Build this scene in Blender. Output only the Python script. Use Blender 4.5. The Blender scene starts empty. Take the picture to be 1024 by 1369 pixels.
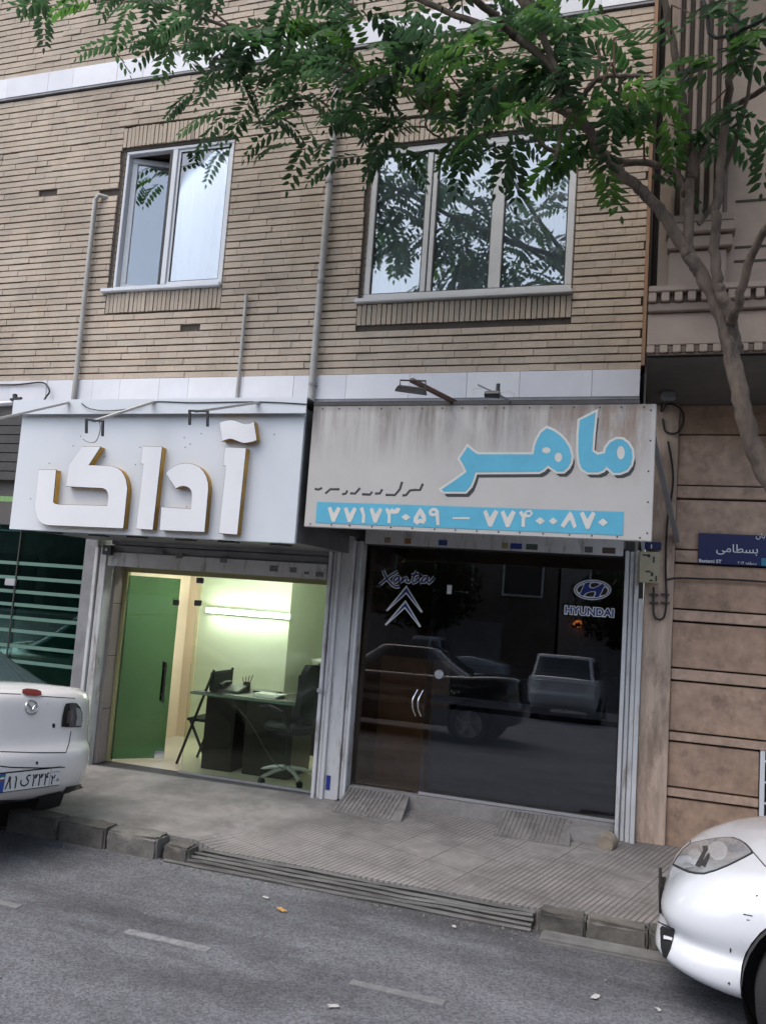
import bpy, bmesh, math, random
import numpy as np
from mathutils import Vector, Matrix
from mathutils.bvhtree import BVHTree
random.seed(7)
S = bpy.context.scene
COL = S.collection
R = math.radians

# ------------------------------------------------------------------ camera
FPX, CX, CY, CH = 1100.0, 512.0, 684.5, 1.75
YAW, PITCH, ROLL = R(18.3), R(6.0), R(4.05)
_f = Vector((-math.sin(YAW)*math.cos(PITCH), math.cos(YAW)*math.cos(PITCH), math.sin(PITCH)))
_r0 = Vector((math.cos(YAW), math.sin(YAW), 0)); _u0 = _r0.cross(_f)
_r = _r0*math.cos(ROLL) + _u0*math.sin(ROLL); _u = _u0*math.cos(ROLL) - _r0*math.sin(ROLL)
cd = bpy.data.cameras.new('camera'); cam = bpy.data.objects.new('camera', cd); COL.objects.link(cam)
m = Matrix.Identity(4)
for i in range(3):
    m[i][0], m[i][1], m[i][2] = _r[i], _u[i], -_f[i]
m[2][3] = CH
cam.matrix_world = m
cd.sensor_fit = 'HORIZONTAL'; cd.sensor_width = 36; cd.lens = FPX/1024*36
cd.clip_start = .05; cd.clip_end = 800
S.camera = cam
def ray(px, py): return _f + _r*((px-CX)/FPX) - _u*((py-CY)/FPX)
C0 = Vector((0, 0, CH))
def aty(px, py, y): d = ray(px, py); return C0 + d*(y/d.y)
def atz(px, py, z=0): d = ray(px, py); return C0 + d*((z-CH)/d.z)
def atx(px, py, x): d = ray(px, py); return C0 + d*(x/d.x)

# ------------------------------------------------------------------ sky, sun, exposure
SUN_EL, SUN_AZ = R(62), R(215)       # high, veiled, from the street side
w = bpy.data.worlds.new('World'); S.world = w; w.use_nodes = True
nt = w.node_tree; bg = nt.nodes['Background']
sky = nt.nodes.new('ShaderNodeTexSky'); sky.sky_type = 'NISHITA'; sky.sun_disc = False
sky.sun_elevation = SUN_EL; sky.sun_rotation = SUN_AZ
sky.air_density = 1.0; sky.dust_density = 3.0; sky.ozone_density = 1.0
hs = nt.nodes.new('ShaderNodeHueSaturation'); hs.inputs['Saturation'].default_value = .7
nt.links.new(sky.outputs[0], hs.inputs['Color']); nt.links.new(hs.outputs[0], bg.inputs['Color'])
bg.inputs['Strength'].default_value = .15
sd = bpy.data.lights.new('sun', 'SUN'); sun = bpy.data.objects.new('sun', sd); COL.objects.link(sun)
sd.energy = .5; sd.angle = R(50); sd.color = (1, .97, .93)
# sky rotation is clockwise from +y seen from above
sv = Vector((math.sin(SUN_AZ)*math.cos(SUN_EL), math.cos(SUN_AZ)*math.cos(SUN_EL), math.sin(SUN_EL)))
sun.rotation_euler = sv.to_track_quat('Z', 'Y').to_euler()
S.view_settings.view_transform = 'Standard'; S.view_settings.look = 'None'
S.view_settings.exposure = 1.22; S.view_settings.gamma = 1
S.cycles.max_bounces = 8; S.cycles.transparent_max_bounces = 16; S.cycles.glossy_bounces = 4
S.cycles.caustics_reflective = False; S.cycles.caustics_refractive = False
try: S.cycles.use_denoising = True
except Exception: pass

# ------------------------------------------------------------------ materials
def mat(name, col, rough=.6, metal=0, var=0, vscale=6, stretch=(1,1,1), bump=0, bscale=40, dirt=None, spec=.5, attr=False, coat=0):
    m = bpy.data.materials.new(name); m.use_nodes = True
    n, l = m.node_tree.nodes, m.node_tree.links
    b = n['Principled BSDF']
    b.inputs['Roughness'].default_value = rough; b.inputs['Metallic'].default_value = metal
    b.inputs['Specular IOR Level'].default_value = spec
    b.inputs['Coat Weight'].default_value = coat
    b.inputs['Coat Roughness'].default_value = .03
    b.inputs['Base Color'].default_value = (*col, 1)
    tc = n.new('ShaderNodeTexCoord'); mp = n.new('ShaderNodeMapping'); mp.inputs['Scale'].default_value = stretch
    l.new(tc.outputs['Object'], mp.inputs[0])
    src = None
    if attr:
        a = n.new('ShaderNodeAttribute'); a.attribute_name = 'Col'
        mx = n.new('ShaderNodeMix'); mx.data_type = 'RGBA'; mx.blend_type = 'MULTIPLY'; mx.inputs[0].default_value = 1
        mx.inputs[6].default_value = (*col, 1); l.new(a.outputs['Color'], mx.inputs[7]); src = mx.outputs[2]
    if var:
        nz = n.new('ShaderNodeTexNoise'); nz.inputs['Scale'].default_value = vscale; nz.inputs['Detail'].default_value = 6
        nz.inputs['Roughness'].default_value = .65
        l.new(mp.outputs[0], nz.inputs['Vector'])
        mr = n.new('ShaderNodeMapRange'); mr.inputs[1].default_value = .3; mr.inputs[2].default_value = .7
        mr.inputs[3].default_value = 1-var; mr.inputs[4].default_value = 1+var*.7
        l.new(nz.outputs[0], mr.inputs[0])
        mx = n.new('ShaderNodeMix'); mx.data_type = 'RGBA'; mx.blend_type = 'MULTIPLY'; mx.inputs[0].default_value = 1
        if src: l.new(src, mx.inputs[6])
        else: mx.inputs[6].default_value = (*col, 1)
        l.new(mr.outputs[0], mx.inputs[7]); src = mx.outputs[2]
    if dirt:   # (colour, threshold, amount, scale, stretch)
        dc, th, am, ds, dst = dirt
        mp2 = n.new('ShaderNodeMapping'); mp2.inputs['Scale'].default_value = dst; l.new(tc.outputs['Object'], mp2.inputs[0])
        nz = n.new('ShaderNodeTexNoise'); nz.inputs['Scale'].default_value = ds; nz.inputs['Detail'].default_value = 8
        nz.inputs['Roughness'].default_value = .7
        l.new(mp2.outputs[0], nz.inputs['Vector'])
        mr = n.new('ShaderNodeMapRange'); mr.inputs[1].default_value = th; mr.inputs[2].default_value = th+.15
        mr.inputs[4].default_value = am; l.new(nz.outputs[0], mr.inputs[0])
        mx = n.new('ShaderNodeMix'); mx.data_type = 'RGBA'
        l.new(mr.outputs[0], mx.inputs[0])
        if src: l.new(src, mx.inputs[6])
        else: mx.inputs[6].default_value = (*col, 1)
        mx.inputs[7].default_value = (*dc, 1); src = mx.outputs[2]
    if src: l.new(src, b.inputs['Base Color'])
    if bump:
        nz = n.new('ShaderNodeTexNoise'); nz.inputs['Scale'].default_value = bscale; nz.inputs['Detail'].default_value = 6
        l.new(mp.outputs[0], nz.inputs['Vector'])
        bp = n.new('ShaderNodeBump'); bp.inputs['Strength'].default_value = bump; bp.inputs['Distance'].default_value = .01
        l.new(nz.outputs[0], bp.inputs['Height']); l.new(bp.outputs[0], b.inputs['Normal'])
    return m

def glass(name, tint, refl=1.0, base=.0, rough=0.0, rcol=(1,1,1), wave=0):
    """pane: fresnel mirror over tinted see-through"""
    m = bpy.data.materials.new(name); m.use_nodes = True
    n, l = m.node_tree.nodes, m.node_tree.links
    n.remove(n['Principled BSDF'])
    out = n['Material Output']
    t = n.new('ShaderNodeBsdfTransparent'); t.inputs[0].default_value = (*tint, 1)
    g = n.new('ShaderNodeBsdfGlossy'); g.inputs['Roughness'].default_value = rough; g.inputs[0].default_value = (*rcol, 1)
    fr = n.new('ShaderNodeFresnel'); fr.inputs[0].default_value = 1.5
    ma = n.new('ShaderNodeMath'); ma.operation = 'MULTIPLY_ADD'; ma.inputs[1].default_value = refl; ma.inputs[2].default_value = base
    ma.use_clamp = True
    l.new(fr.outputs[0], ma.inputs[0])
    mx = n.new('ShaderNodeMixShader'); l.new(ma.outputs[0], mx.inputs[0]); l.new(t.outputs[0], mx.inputs[1]); l.new(g.outputs[0], mx.inputs[2])
    l.new(mx.outputs[0], out.inputs[0])
    if wave:
        tc = n.new('ShaderNodeTexCoord')
        nz = n.new('ShaderNodeTexNoise'); nz.inputs['Scale'].default_value = 1.6; nz.inputs['Detail'].default_value = 1
        l.new(tc.outputs['Object'], nz.inputs['Vector'])
        bp = n.new('ShaderNodeBump'); bp.inputs['Strength'].default_value = wave; bp.inputs['Distance'].default_value = .01
        l.new(nz.outputs[0], bp.inputs['Height']); l.new(bp.outputs[0], g.inputs['Normal'])
    return m
def emit(name, col, st):
    m = bpy.data.materials.new(name); m.use_nodes = True
    b = m.node_tree.nodes['Principled BSDF']; b.inputs['Base Color'].default_value = (*col, 1)
    b.inputs['Emission Color'].default_value = (*col, 1); b.inputs['Emission Strength'].default_value = st
    return m

M = dict(
 brick=mat('brick', (.45,.372,.295), .85, var=.22, vscale=1.4, bump=.5, bscale=60, attr=True, dirt=((.29,.24,.17),.50,.40,1.1,(1.6,1,.5))),
 mortar=mat('mortar', (.07,.058,.048), .95, var=.25, vscale=8),
 band=mat('stone_band', (.66,.66,.68), .45, var=.07, vscale=3, attr=True, dirt=((.3,.25,.2),.66,.5,3,(1,1,.5))),
 pipe=mat('pipe', (.34,.33,.31), .5, var=.2, vscale=9, dirt=((.2,.16,.12),.6,.7,8,(1,1,.3))),
 upvc=mat('window_frame', (.58,.60,.63), .35, var=.06, vscale=5),
 wframe2=mat('window_frame_beige', (.50,.50,.49), .4, var=.06, vscale=5),
 gasket=mat('gasket', (.02,.02,.022), .6),
 curtain=mat('curtain', (.88,.89,.90), .9, var=.05, vscale=3),
 dark=mat('dark', (.018,.017,.018), .7),
 darkroom=mat('dark_room', (.05,.047,.045), .9, var=.2, vscale=2),
 whitesign=mat('sign_white', (.58,.605,.63), .35, var=.03, vscale=2, dirt=((.35,.33,.3),.72,.35,4,(1,1,.25))),
 letter=mat('letter_face', (.68,.68,.69), .35, var=.03, vscale=3),
 ochre=mat('letter_side', (.42,.235,.035), .5, var=.35, vscale=9, dirt=((.12,.06,.02),.58,.8,12,(1,1,1))),
 greymetal=mat('grey_metal', (.22,.22,.23), .5, var=.25, vscale=5, dirt=((.1,.08,.07),.62,.7,5,(1,1,.4))),
 whitemetal=mat('white_painted_metal', (.55,.55,.55), .5, var=.12, vscale=4, dirt=((.15,.11,.085),.53,.8,8,(1.3,1,.3))),
 darkmetal=mat('dark_metal', (.04,.036,.034), .5, var=.3, vscale=9),
 rust=mat('rusty_metal', (.10,.055,.04), .7, var=.4, vscale=14),
 black=mat('black_plastic', (.012,.012,.013), .45),
 rubber=mat('rubber', (.017,.017,.018), .8, bump=.3, bscale=80),
 cable=mat('cable', (.016,.015,.016), .6),
 whitecable=mat('pale_cable', (.45,.43,.40), .6),
 blue=mat('sign_blue', (.085,.36,.50), .45, var=.08, vscale=6),
 shadowblack=mat('letter_shadow', (.03,.033,.035), .6),
 ghost=mat('letter_outline', (.56,.54,.49), .5, var=.08, vscale=5),
 navy=mat('enamel_navy', (.012,.017,.085), .3),
 cyan=mat('enamel_cyan', (.03,.2,.3), .3),
 white=mat('white_paint', (.72,.73,.74), .4),
 stickerblue=mat('sticker_blue', (.012,.03,.20), .4),
 asphalt=None, sidewalk=None,
 kerb=mat('kerb_stone', (.15,.142,.132), .9, var=.45, vscale=7, bump=.6, bscale=30, attr=True, dirt=((.05,.05,.045),.56,.8,4,(1,1,1))),
 concrete=mat('concrete', (.24,.228,.215), .9, var=.25, vscale=6, bump=.6, bscale=40, dirt=((.12,.11,.10),.58,.7,6,(1,1,1))),
 rampcement=mat('ramp_cement', (.19,.178,.168), .9, var=.3, vscale=7, bump=.6, bscale=40, dirt=((.10,.09,.085),.5,.8,6,(1,1,1))),
 steelbar=mat('worn_steel', (.11,.107,.10), .75, var=.5, vscale=5, stretch=(.6,4,4), dirt=((.04,.038,.035),.5,.8,4,(.5,3,3))),
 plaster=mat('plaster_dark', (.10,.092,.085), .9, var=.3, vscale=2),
 tan=mat('tan_stone', (.31,.235,.18), .7, var=.16, vscale=3, bump=.3, bscale=20, attr=True, dirt=((.17,.12,.09),.62,.6,3.5,(1,1,.6))),
 pink=mat('travertine', (.48,.36,.275), .65, var=.3, vscale=6, stretch=(3,3,.5), bump=.3, bscale=25, dirt=((.17,.115,.085),.53,.75,5,(1.4,1,.4))),
 panel=mat('brown_granite', (.45,.315,.23), .55, var=.3, vscale=11, bump=.2, bscale=40, attr=True, dirt=((.13,.085,.065),.55,.6,7,(1,1,1))),
 groove=mat('groove', (.055,.042,.034), .9),
 tile=mat('wall_tile', (.30,.255,.235), .4, var=.12, vscale=4),
 cream=mat('cream_wall', (.72,.60,.44), .6, var=.06, vscale=2),
 palewall=mat('pale_wall', (.66,.70,.58), .5, var=.06, vscale=2),
 floor=mat('floor_tile', (.55,.50,.40), .35, var=.1, vscale=2),
 wood=mat('dark_wood', (.014,.010,.009), .35, var=.4, vscale=8, stretch=(1,1,6)),
 fabric=mat('black_fabric', (.012,.012,.014), .85, bump=.3, bscale=120),
 chrome=mat('chrome', (.6,.6,.62), .15, metal=1),
 ceramic=mat('ceramic', (.75,.75,.73), .15, coat=.5),
 paper=mat('paper', (.65,.65,.62), .8),
 yellow=mat('beige_enamel', (.40,.37,.25), .5, var=.1, vscale=8, dirt=((.12,.09,.05),.62,.8,9,(1,1,.5))),
 aluminium=mat('aluminium', (.5,.5,.51), .35, metal=.6),
 olive=mat('door_frame', (.36,.34,.16), .4),
 bark=mat('bark', (.125,.092,.068), .85, var=.5, vscale=9, stretch=(1,1,.3), bump=1.0, bscale=30, dirt=((.03,.026,.022),.50,.95,9,(1,1,.45))),
 twig=mat('twig', (.16,.085,.055), .7, var=.3, vscale=6),
 brownwood=mat('brown_board', (.26,.15,.085), .7, var=.25, vscale=6, stretch=(1,1,.2)),
 carwhite=mat('car_white', (.66,.68,.71), .22, coat=1, var=.03, vscale=2, dirt=((.40,.36,.31),.60,.55,4,(1,1,1.6))),
 carcream=mat('car_pearl_white', (.80,.765,.74), .22, coat=1, var=.03, vscale=2, dirt=((.42,.36,.30),.60,.55,4,(1,1,1.6))),
 cardark=mat('car_dark', (.02,.024,.03), .25, coat=1),
 carblue=mat('car_slate', (.22,.26,.30), .25, coat=1),
 carglass=mat('car_glass', (.03,.04,.045), .03, spec=.8),
 lens=mat('clear_lens', (.30,.31,.315), .08, coat=1, var=.2, vscale=20),
 lampglass=glass('lamp_cover', (.93,.95,.96), 1.0, .02),
 palelens=mat('pale_lens', (.46,.47,.48), .12, coat=1, var=.15, vscale=40),
 redlens=mat('red_lens', (.15,.03,.025), .15, coat=1),
 smokelens=mat('smoked_lens', (.02,.018,.018), .08, coat=1),
 shopglass=glass('tinted_shop_glass', (.80,.72,.63), 1.0, .02),
 filmglass=glass('filmed_shop_glass', (.74,.75,.77), 1.0, .025),
 greenglass=glass('green_glass', (.93,.985,.91), .42, .0),
 greendoor=glass('deep_green_glass', (.32,.49,.37), 1.0, .0),
 tealglass=glass('teal_glass', (.50,.75,.68), .7, .0),
 winglass=glass('mirror_window_glass', (.90,.93,.93), 1.0, .15, rcol=(.93,.97,1), wave=.10),
 winglass2=glass('window_glass', (.94,.96,.97), 1.0, .13, rcol=(.93,.97,1), wave=.05),
 tube=emit('tube_light', (.95,1.0,.93), 17),
 amber=emit('amber_lamp', (1.0,.25,.04), 1.5),
 opp=mat('opposite_wall', (.12,.10,.085), .9, var=.3, vscale=1),
 oppdark=mat('opposite_window', (.03,.035,.04), .1),
)
def asphalt():
    m = mat('asphalt', (.118,.119,.129), .85, var=.42, vscale=2.4, stretch=(.5,1,1), bump=.9, bscale=160, dirt=((.045,.045,.048),.47,.75,1.1,(.45,1.3,1)))
    n, l = m.node_tree.nodes, m.node_tree.links; b = n['Principled BSDF']
    old = b.inputs['Base Color'].links[0].from_socket
    tc = n.new('ShaderNodeTexCoord')
    v = n.new('ShaderNodeTexVoronoi'); v.inputs['Scale'].default_value = 95; l.new(tc.outputs['Object'], v.inputs['Vector'])
    mr = n.new('ShaderNodeMapRange'); mr.inputs[1].default_value = 0; mr.inputs[2].default_value = 1; mr.inputs[3].default_value = .55; mr.inputs[4].default_value = 1.5
    sp = n.new('ShaderNodeSeparateColor'); l.new(v.outputs['Color'], sp.inputs[0]); l.new(sp.outputs[0], mr.inputs[0])
    mx = n.new('ShaderNodeMix'); mx.data_type = 'RGBA'; mx.blend_type = 'MULTIPLY'; mx.inputs[0].default_value = .8
    l.new(old, mx.inputs[6]); l.new(mr.outputs[0], mx.inputs[7]); l.new(mx.outputs[2], b.inputs['Base Color'])
    return m
M['asphalt'] = asphalt()
def sidewalk():
    """ribbed cement tiles: grooves at an angle to the street"""
    m = mat('ribbed_paving', (.225,.21,.20), .85, var=.34, vscale=3.2, bump=0, dirt=((.11,.10,.095),.50,.75,1.9,(1,1,1)))
    n, l = m.node_tree.nodes, m.node_tree.links; b = n['Principled BSDF']
    old = b.inputs['Base Color'].links[0].from_socket
    tc = n.new('ShaderNodeTexCoord'); mp = n.new('ShaderNodeMapping'); mp.inputs['Rotation'].default_value = (0, 0, R(20)); l.new(tc.outputs['Object'], mp.inputs[0])
    sx = n.new('ShaderNodeSeparateXYZ'); l.new(mp.outputs[0], sx.inputs[0])
    def tri(sock, freq):
        a = n.new('ShaderNodeMath'); a.operation = 'MULTIPLY'; a.inputs[1].default_value = freq; l.new(sock, a.inputs[0])
        f = n.new('ShaderNodeMath'); f.operation = 'FRACT'; l.new(a.outputs[0], f.inputs[0])
        s = n.new('ShaderNodeMath'); s.operation = 'SUBTRACT'; s.inputs[1].default_value = .5; l.new(f.outputs[0], s.inputs[0])
        q = n.new('ShaderNodeMath'); q.operation = 'ABSOLUTE'; l.new(s.outputs[0], q.inputs[0]); return q.outputs[0]
    rib = tri(sx.outputs[0], 1/.034)
    j1 = tri(sx.outputs[0], 1/.306); j2 = tri(sx.outputs[1], 1/.306)
    def step(sock, a_, b_):
        r = n.new('ShaderNodeMapRange'); r.inputs[1].default_value = a_; r.inputs[2].default_value = b_; l.new(sock, r.inputs[0]); return r.outputs[0]
    ribm = step(rib, .30, .46)
    jm1, jm2 = step(j1, .485, .495), step(j2, .488, .496)
    mxj = n.new('ShaderNodeMath'); mxj.operation = 'MAXIMUM'; l.new(jm1, mxj.inputs[0]); l.new(jm2, mxj.inputs[1])
    # worn patches where ribs are filled with dirt
    nz = n.new('ShaderNodeTexNoise'); nz.inputs['Scale'].default_value = 1.3; nz.inputs['Detail'].default_value = 5; l.new(tc.outputs['Object'], nz.inputs['Vector'])
    wear = step(nz.outputs[0], .38, .55)
    # smooth cement to the left
    sx2 = n.new('ShaderNodeSeparateXYZ'); l.new(tc.outputs['Object'], sx2.inputs[0])
    ad = n.new('ShaderNodeMath'); ad.operation = 'MULTIPLY_ADD'; ad.inputs[1].default_value = -.55; l.new(sx2.outputs[1], ad.inputs[0]); l.new(sx2.outputs[0], ad.inputs[2])
    left = step(ad.outputs[0], -5.55, -5.45)
    mm = n.new('ShaderNodeMath'); mm.operation = 'MULTIPLY'; l.new(ribm, mm.inputs[0]); l.new(wear, mm.inputs[1])
    m2 = n.new('ShaderNodeMath'); m2.operation = 'MAXIMUM'; l.new(mm.outputs[0], m2.inputs[0]); l.new(mxj.outputs[0], m2.inputs[1])
    m3 = n.new('ShaderNodeMath'); m3.operation = 'MULTIPLY'; l.new(m2.outputs[0], m3.inputs[0]); l.new(left, m3.inputs[1])
    mx = n.new('ShaderNodeMix'); mx.data_type = 'RGBA'; l.new(m3.outputs[0], mx.inputs[0]); l.new(old, mx.inputs[6]); mx.inputs[7].default_value = (.13,.118,.11,1)
    l.new(mx.outputs[2], b.inputs['Base Color'])
    fine = n.new('ShaderNodeTexNoise'); fine.inputs['Scale'].default_value = 45; fine.inputs['Detail'].default_value = 5; l.new(tc.outputs['Object'], fine.inputs['Vector'])
    h = n.new('ShaderNodeMath'); h.operation = 'MULTIPLY_ADD'; h.inputs[1].default_value = .35
    l.new(fine.outputs[0], h.inputs[0])
    inv = n.new('ShaderNodeMath'); inv.operation = 'SUBTRACT'; inv.inputs[0].default_value = 1; l.new(m3.outputs[0], inv.inputs[1]); l.new(inv.outputs[0], h.inputs[2])
    bp = n.new('ShaderNodeBump'); bp.inputs['Strength'].default_value = .9; bp.inputs['Distance'].default_value = .006
    l.new(h.outputs[0], bp.inputs['Height']); l.new(bp.outputs[0], b.inputs['Normal'])
    return m
M['sidewalk'] = sidewalk()
def stained_sign():
    m = mat('sign_beige', (.43,.41,.385), .5, var=.05, vscale=3)
    n, l = m.node_tree.nodes, m.node_tree.links; b = n['Principled BSDF']
    old = b.inputs['Base Color'].links[0].from_socket
    tc = n.new('ShaderNodeTexCoord'); sx = n.new('ShaderNodeSeparateXYZ'); l.new(tc.outputs['Object'], sx.inputs[0])
    def noise(sc, st, det=7):
        mp = n.new('ShaderNodeMapping'); mp.inputs['Scale'].default_value = st; l.new(tc.outputs['Object'], mp.inputs[0])
        z = n.new('ShaderNodeTexNoise'); z.inputs['Scale'].default_value = sc; z.inputs['Detail'].default_value = det; z.inputs['Roughness'].default_value = .7
        l.new(mp.outputs[0], z.inputs['Vector']); return z.outputs[0]
    def rng(s, a, b_, c=0, d=1):
        r = n.new('ShaderNodeMapRange'); r.inputs[1].default_value = a; r.inputs[2].default_value = b_; r.inputs[3].default_value = c; r.inputs[4].default_value = d; l.new(s, r.inputs[0]); return r.outputs[0]
    def mul(a, b_):
        q = n.new('ShaderNodeMath'); q.operation = 'MULTIPLY'; l.new(a, q.inputs[0]); l.new(b_, q.inputs[1]); return q.outputs[0]
    top = rng(sx.outputs[2], 2.62, 3.0)
    streak = rng(noise(13, (1,1,.07)), .36, .60)
    blot = rng(noise(2.2, (1,1,.5)), .32, .52)
    soot = mul(mul(top, streak), blot)
    right = rng(sx.outputs[0], -.9, -.25)
    rusty = mul(mul(mul(rng(sx.outputs[2], 2.5, 2.95), rng(noise(14, (1,1,.25)), .35, .65)), right), rng(sx.outputs[0], -.02, -.1))
    mx = n.new('ShaderNodeMix'); mx.data_type = 'RGBA'; sg = n.new('ShaderNodeMath'); sg.operation = 'MULTIPLY'; sg.inputs[1].default_value = .8; l.new(soot, sg.inputs[0]); l.new(sg.outputs[0], mx.inputs[0]); l.new(old, mx.inputs[6]); mx.inputs[7].default_value = (.12,.095,.08,1)
    mx2 = n.new('ShaderNodeMix'); mx2.data_type = 'RGBA'; l.new(rusty, mx2.inputs[0]); l.new(mx.outputs[2], mx2.inputs[6]); mx2.inputs[7].default_value = (.22,.13,.075,1)
    mx3 = n.new('ShaderNodeMix'); mx3.data_type = 'RGBA'; l.new(rng(sx.outputs[2], 3.0, 3.07, 0, .75), mx3.inputs[0]); l.new(mx2.outputs[2], mx3.inputs[6]); mx3.inputs[7].default_value = (.13,.11,.095,1)
    l.new(mx3.outputs[2], b.inputs['Base Color'])
    return m
M['beigesign'] = stained_sign()
def leafmat():
    m = bpy.data.materials.new('leaf'); m.use_nodes = True
    n, l = m.node_tree.nodes, m.node_tree.links; b = n['Principled BSDF']
    a = n.new('ShaderNodeAttribute'); a.attribute_name = 'Col'
    l.new(a.outputs['Color'], b.inputs['Base Color']); b.inputs['Roughness'].default_value = .42
    t = n.new('ShaderNodeBsdfTranslucent'); gm = n.new('ShaderNodeGamma'); gm.inputs[1].default_value = .6; l.new(a.outputs['Color'], gm.inputs[0]); l.new(gm.outputs[0], t.inputs[0])
    mx = n.new('ShaderNodeMixShader'); mx.inputs[0].default_value = .55
    l.new(b.outputs[0], mx.inputs[1]); l.new(t.outputs[0], mx.inputs[2]); l.new(mx.outputs[0], n['Material Output'].inputs[0])
    return m
M['leaf'] = leafmat()

# ------------------------------------------------------------------ builders
def tag(o, label=None, cat=None, group=None, kind=None):
    if label: o['label'] = label
    if cat: o['category'] = cat
    if group: o['group'] = group
    if kind: o['kind'] = kind
    return o
def thing(name, label, cat, loc=(0,0,0), group=None):
    o = bpy.data.objects.new(name, None); COL.objects.link(o); o.location = loc; o.empty_display_size = .2
    return tag(o, label, cat, group)
def wloc(o):
    v = Vector(o.location)
    while o.parent: o = o.parent   # only used for top-level empties and world-space meshes
    return v
def link(o, parent=None):
    COL.objects.link(o)
    if parent is not None:
        o.parent = parent
        root = parent
        while root.parent: root = root.parent
        # every mesh is written in world space; only the top empty carries an offset
        if parent is root: o.matrix_parent_inverse = Matrix.Translation(-Vector(root.location))
    return o
class B:
    def __init__(s): s.bm = bmesh.new(); s.cl = None
    def color(s):
        if s.cl is None: s.cl = s.bm.loops.layers.color.new('Col')
        return s.cl
    def box(s, x0, x1, y0, y1, z0, z1, c=None):
        v = [s.bm.verts.new(p) for p in ((x0,y0,z0),(x1,y0,z0),(x1,y1,z0),(x0,y1,z0),(x0,y0,z1),(x1,y0,z1),(x1,y1,z1),(x0,y1,z1))]
        fs = [s.bm.faces.new([v[i] for i in q]) for q in ((3,2,1,0),(4,5,6,7),(0,1,5,4),(1,2,6,5),(2,3,7,6),(3,0,4,7))]
        if c is not None:
            cl = s.color()
            for f in fs:
                for lp in f.loops: lp[cl] = (*c, 1)
        return s
    def face(s, pts, c=None):
        f = s.bm.faces.new([s.bm.verts.new(p) for p in pts])
        if c is not None:
            cl = s.color()
            for lp in f.loops: lp[cl] = (*c, 1)
        return s
    def hexa(s, a, b):     # two quads joined
        va = [s.bm.verts.new(p) for p in a]; vb = [s.bm.verts.new(p) for p in b]
        s.bm.faces.new(va[::-1]); s.bm.faces.new(vb)
        for i in range(4): s.bm.faces.new((va[i], va[(i+1)%4], vb[(i+1)%4], vb[i]))
        return s
    def bar(s, a, b, w, h, up=(0,0,1)):
        a, b = Vector(a), Vector(b); d = (b-a).normalized(); x = d.cross(Vector(up)).normalized(); z = x.cross(d)
        q = lambda p: [p - x*w/2 - z*h/2, p + x*w/2 - z*h/2, p + x*w/2 + z*h/2, p - x*w/2 + z*h/2]
        return s.hexa(q(a), q(b))
    def tube(s, pts, r, n=8, cap=True, flat=None):
        pts = [Vector(p) for p in pts]; rs = r if isinstance(r, (list, tuple)) else [r]*len(pts)
        ref = None; rings = []
        for i, p in enumerate(pts):
            d = (pts[min(i+1, len(pts)-1)] - pts[max(i-1, 0)])
            if d.length < 1e-9: d = Vector((0,0,1))
            d.normalize()
            if ref is None: ref = Vector((0,0,1)) if abs(d.z) < .9 else Vector((1,0,0))
            x = d.cross(ref)
            if x.length < 1e-6: x = d.orthogonal()
            x.normalize(); y = x.cross(d); ref = y
            rings.append([s.bm.verts.new(p + (x*math.cos(2*math.pi*k/n) + y*math.sin(2*math.pi*k/n))*rs[i]) for k in range(n)])
        for a, b in zip(rings, rings[1:]):
            for k in range(n): s.bm.faces.new((a[k], a[(k+1)%n], b[(k+1)%n], b[k]))
        if cap: s.bm.faces.new(rings[0][::-1]); s.bm.faces.new(rings[-1])
        return s
    def lathe(s, prof, c, ax=(0,1,0), n=32):
        ax = Vector(ax).normalized(); x = ax.orthogonal().normalized(); y = ax.cross(x); c = Vector(c); rings = []
        for r, a in prof:
            rings.append([s.bm.verts.new(c + ax*a + (x*math.cos(2*math.pi*k/n) + y*math.sin(2*math.pi*k/n))*max(r, 1e-4)) for k in range(n)])
        for a, b in zip(rings, rings[1:]):
            for k in range(n): s.bm.faces.new((a[k], a[(k+1)%n], b[(k+1)%n], b[k]))
        return s
    def grid(s, rows):
        vs = [[s.bm.verts.new(p) for p in r] for r in rows]
        for a, b in zip(vs, vs[1:]):
            for k in range(len(a)-1): s.bm.faces.new((a[k], a[k+1], b[k+1], b[k]))
        return s
    def build(s, name, m, parent=None, smooth=False, bevel=0, label=None, angle=40):
        bmesh.ops.recalc_face_normals(s.bm, faces=s.bm.faces)
        if bevel:
            bmesh.ops.bevel(s.bm, geom=[e for e in s.bm.edges if e.is_manifold and e.calc_face_angle(0) > .5], offset=bevel, segments=2, affect='EDGES', clamp_overlap=True)
        me = bpy.data.meshes.new(name); s.bm.to_mesh(me); s.bm.free()
        for q in (m if isinstance(m, (list, tuple)) else [m]): me.materials.append(q)
        if smooth:
            me.polygons.foreach_set('use_smooth', [True]*len(me.polygons))
            if angle: me.set_sharp_from_angle(angle=R(angle))
        o = link(bpy.data.objects.new(name, me), parent)
        if label: o['label'] = label
        return o
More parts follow.
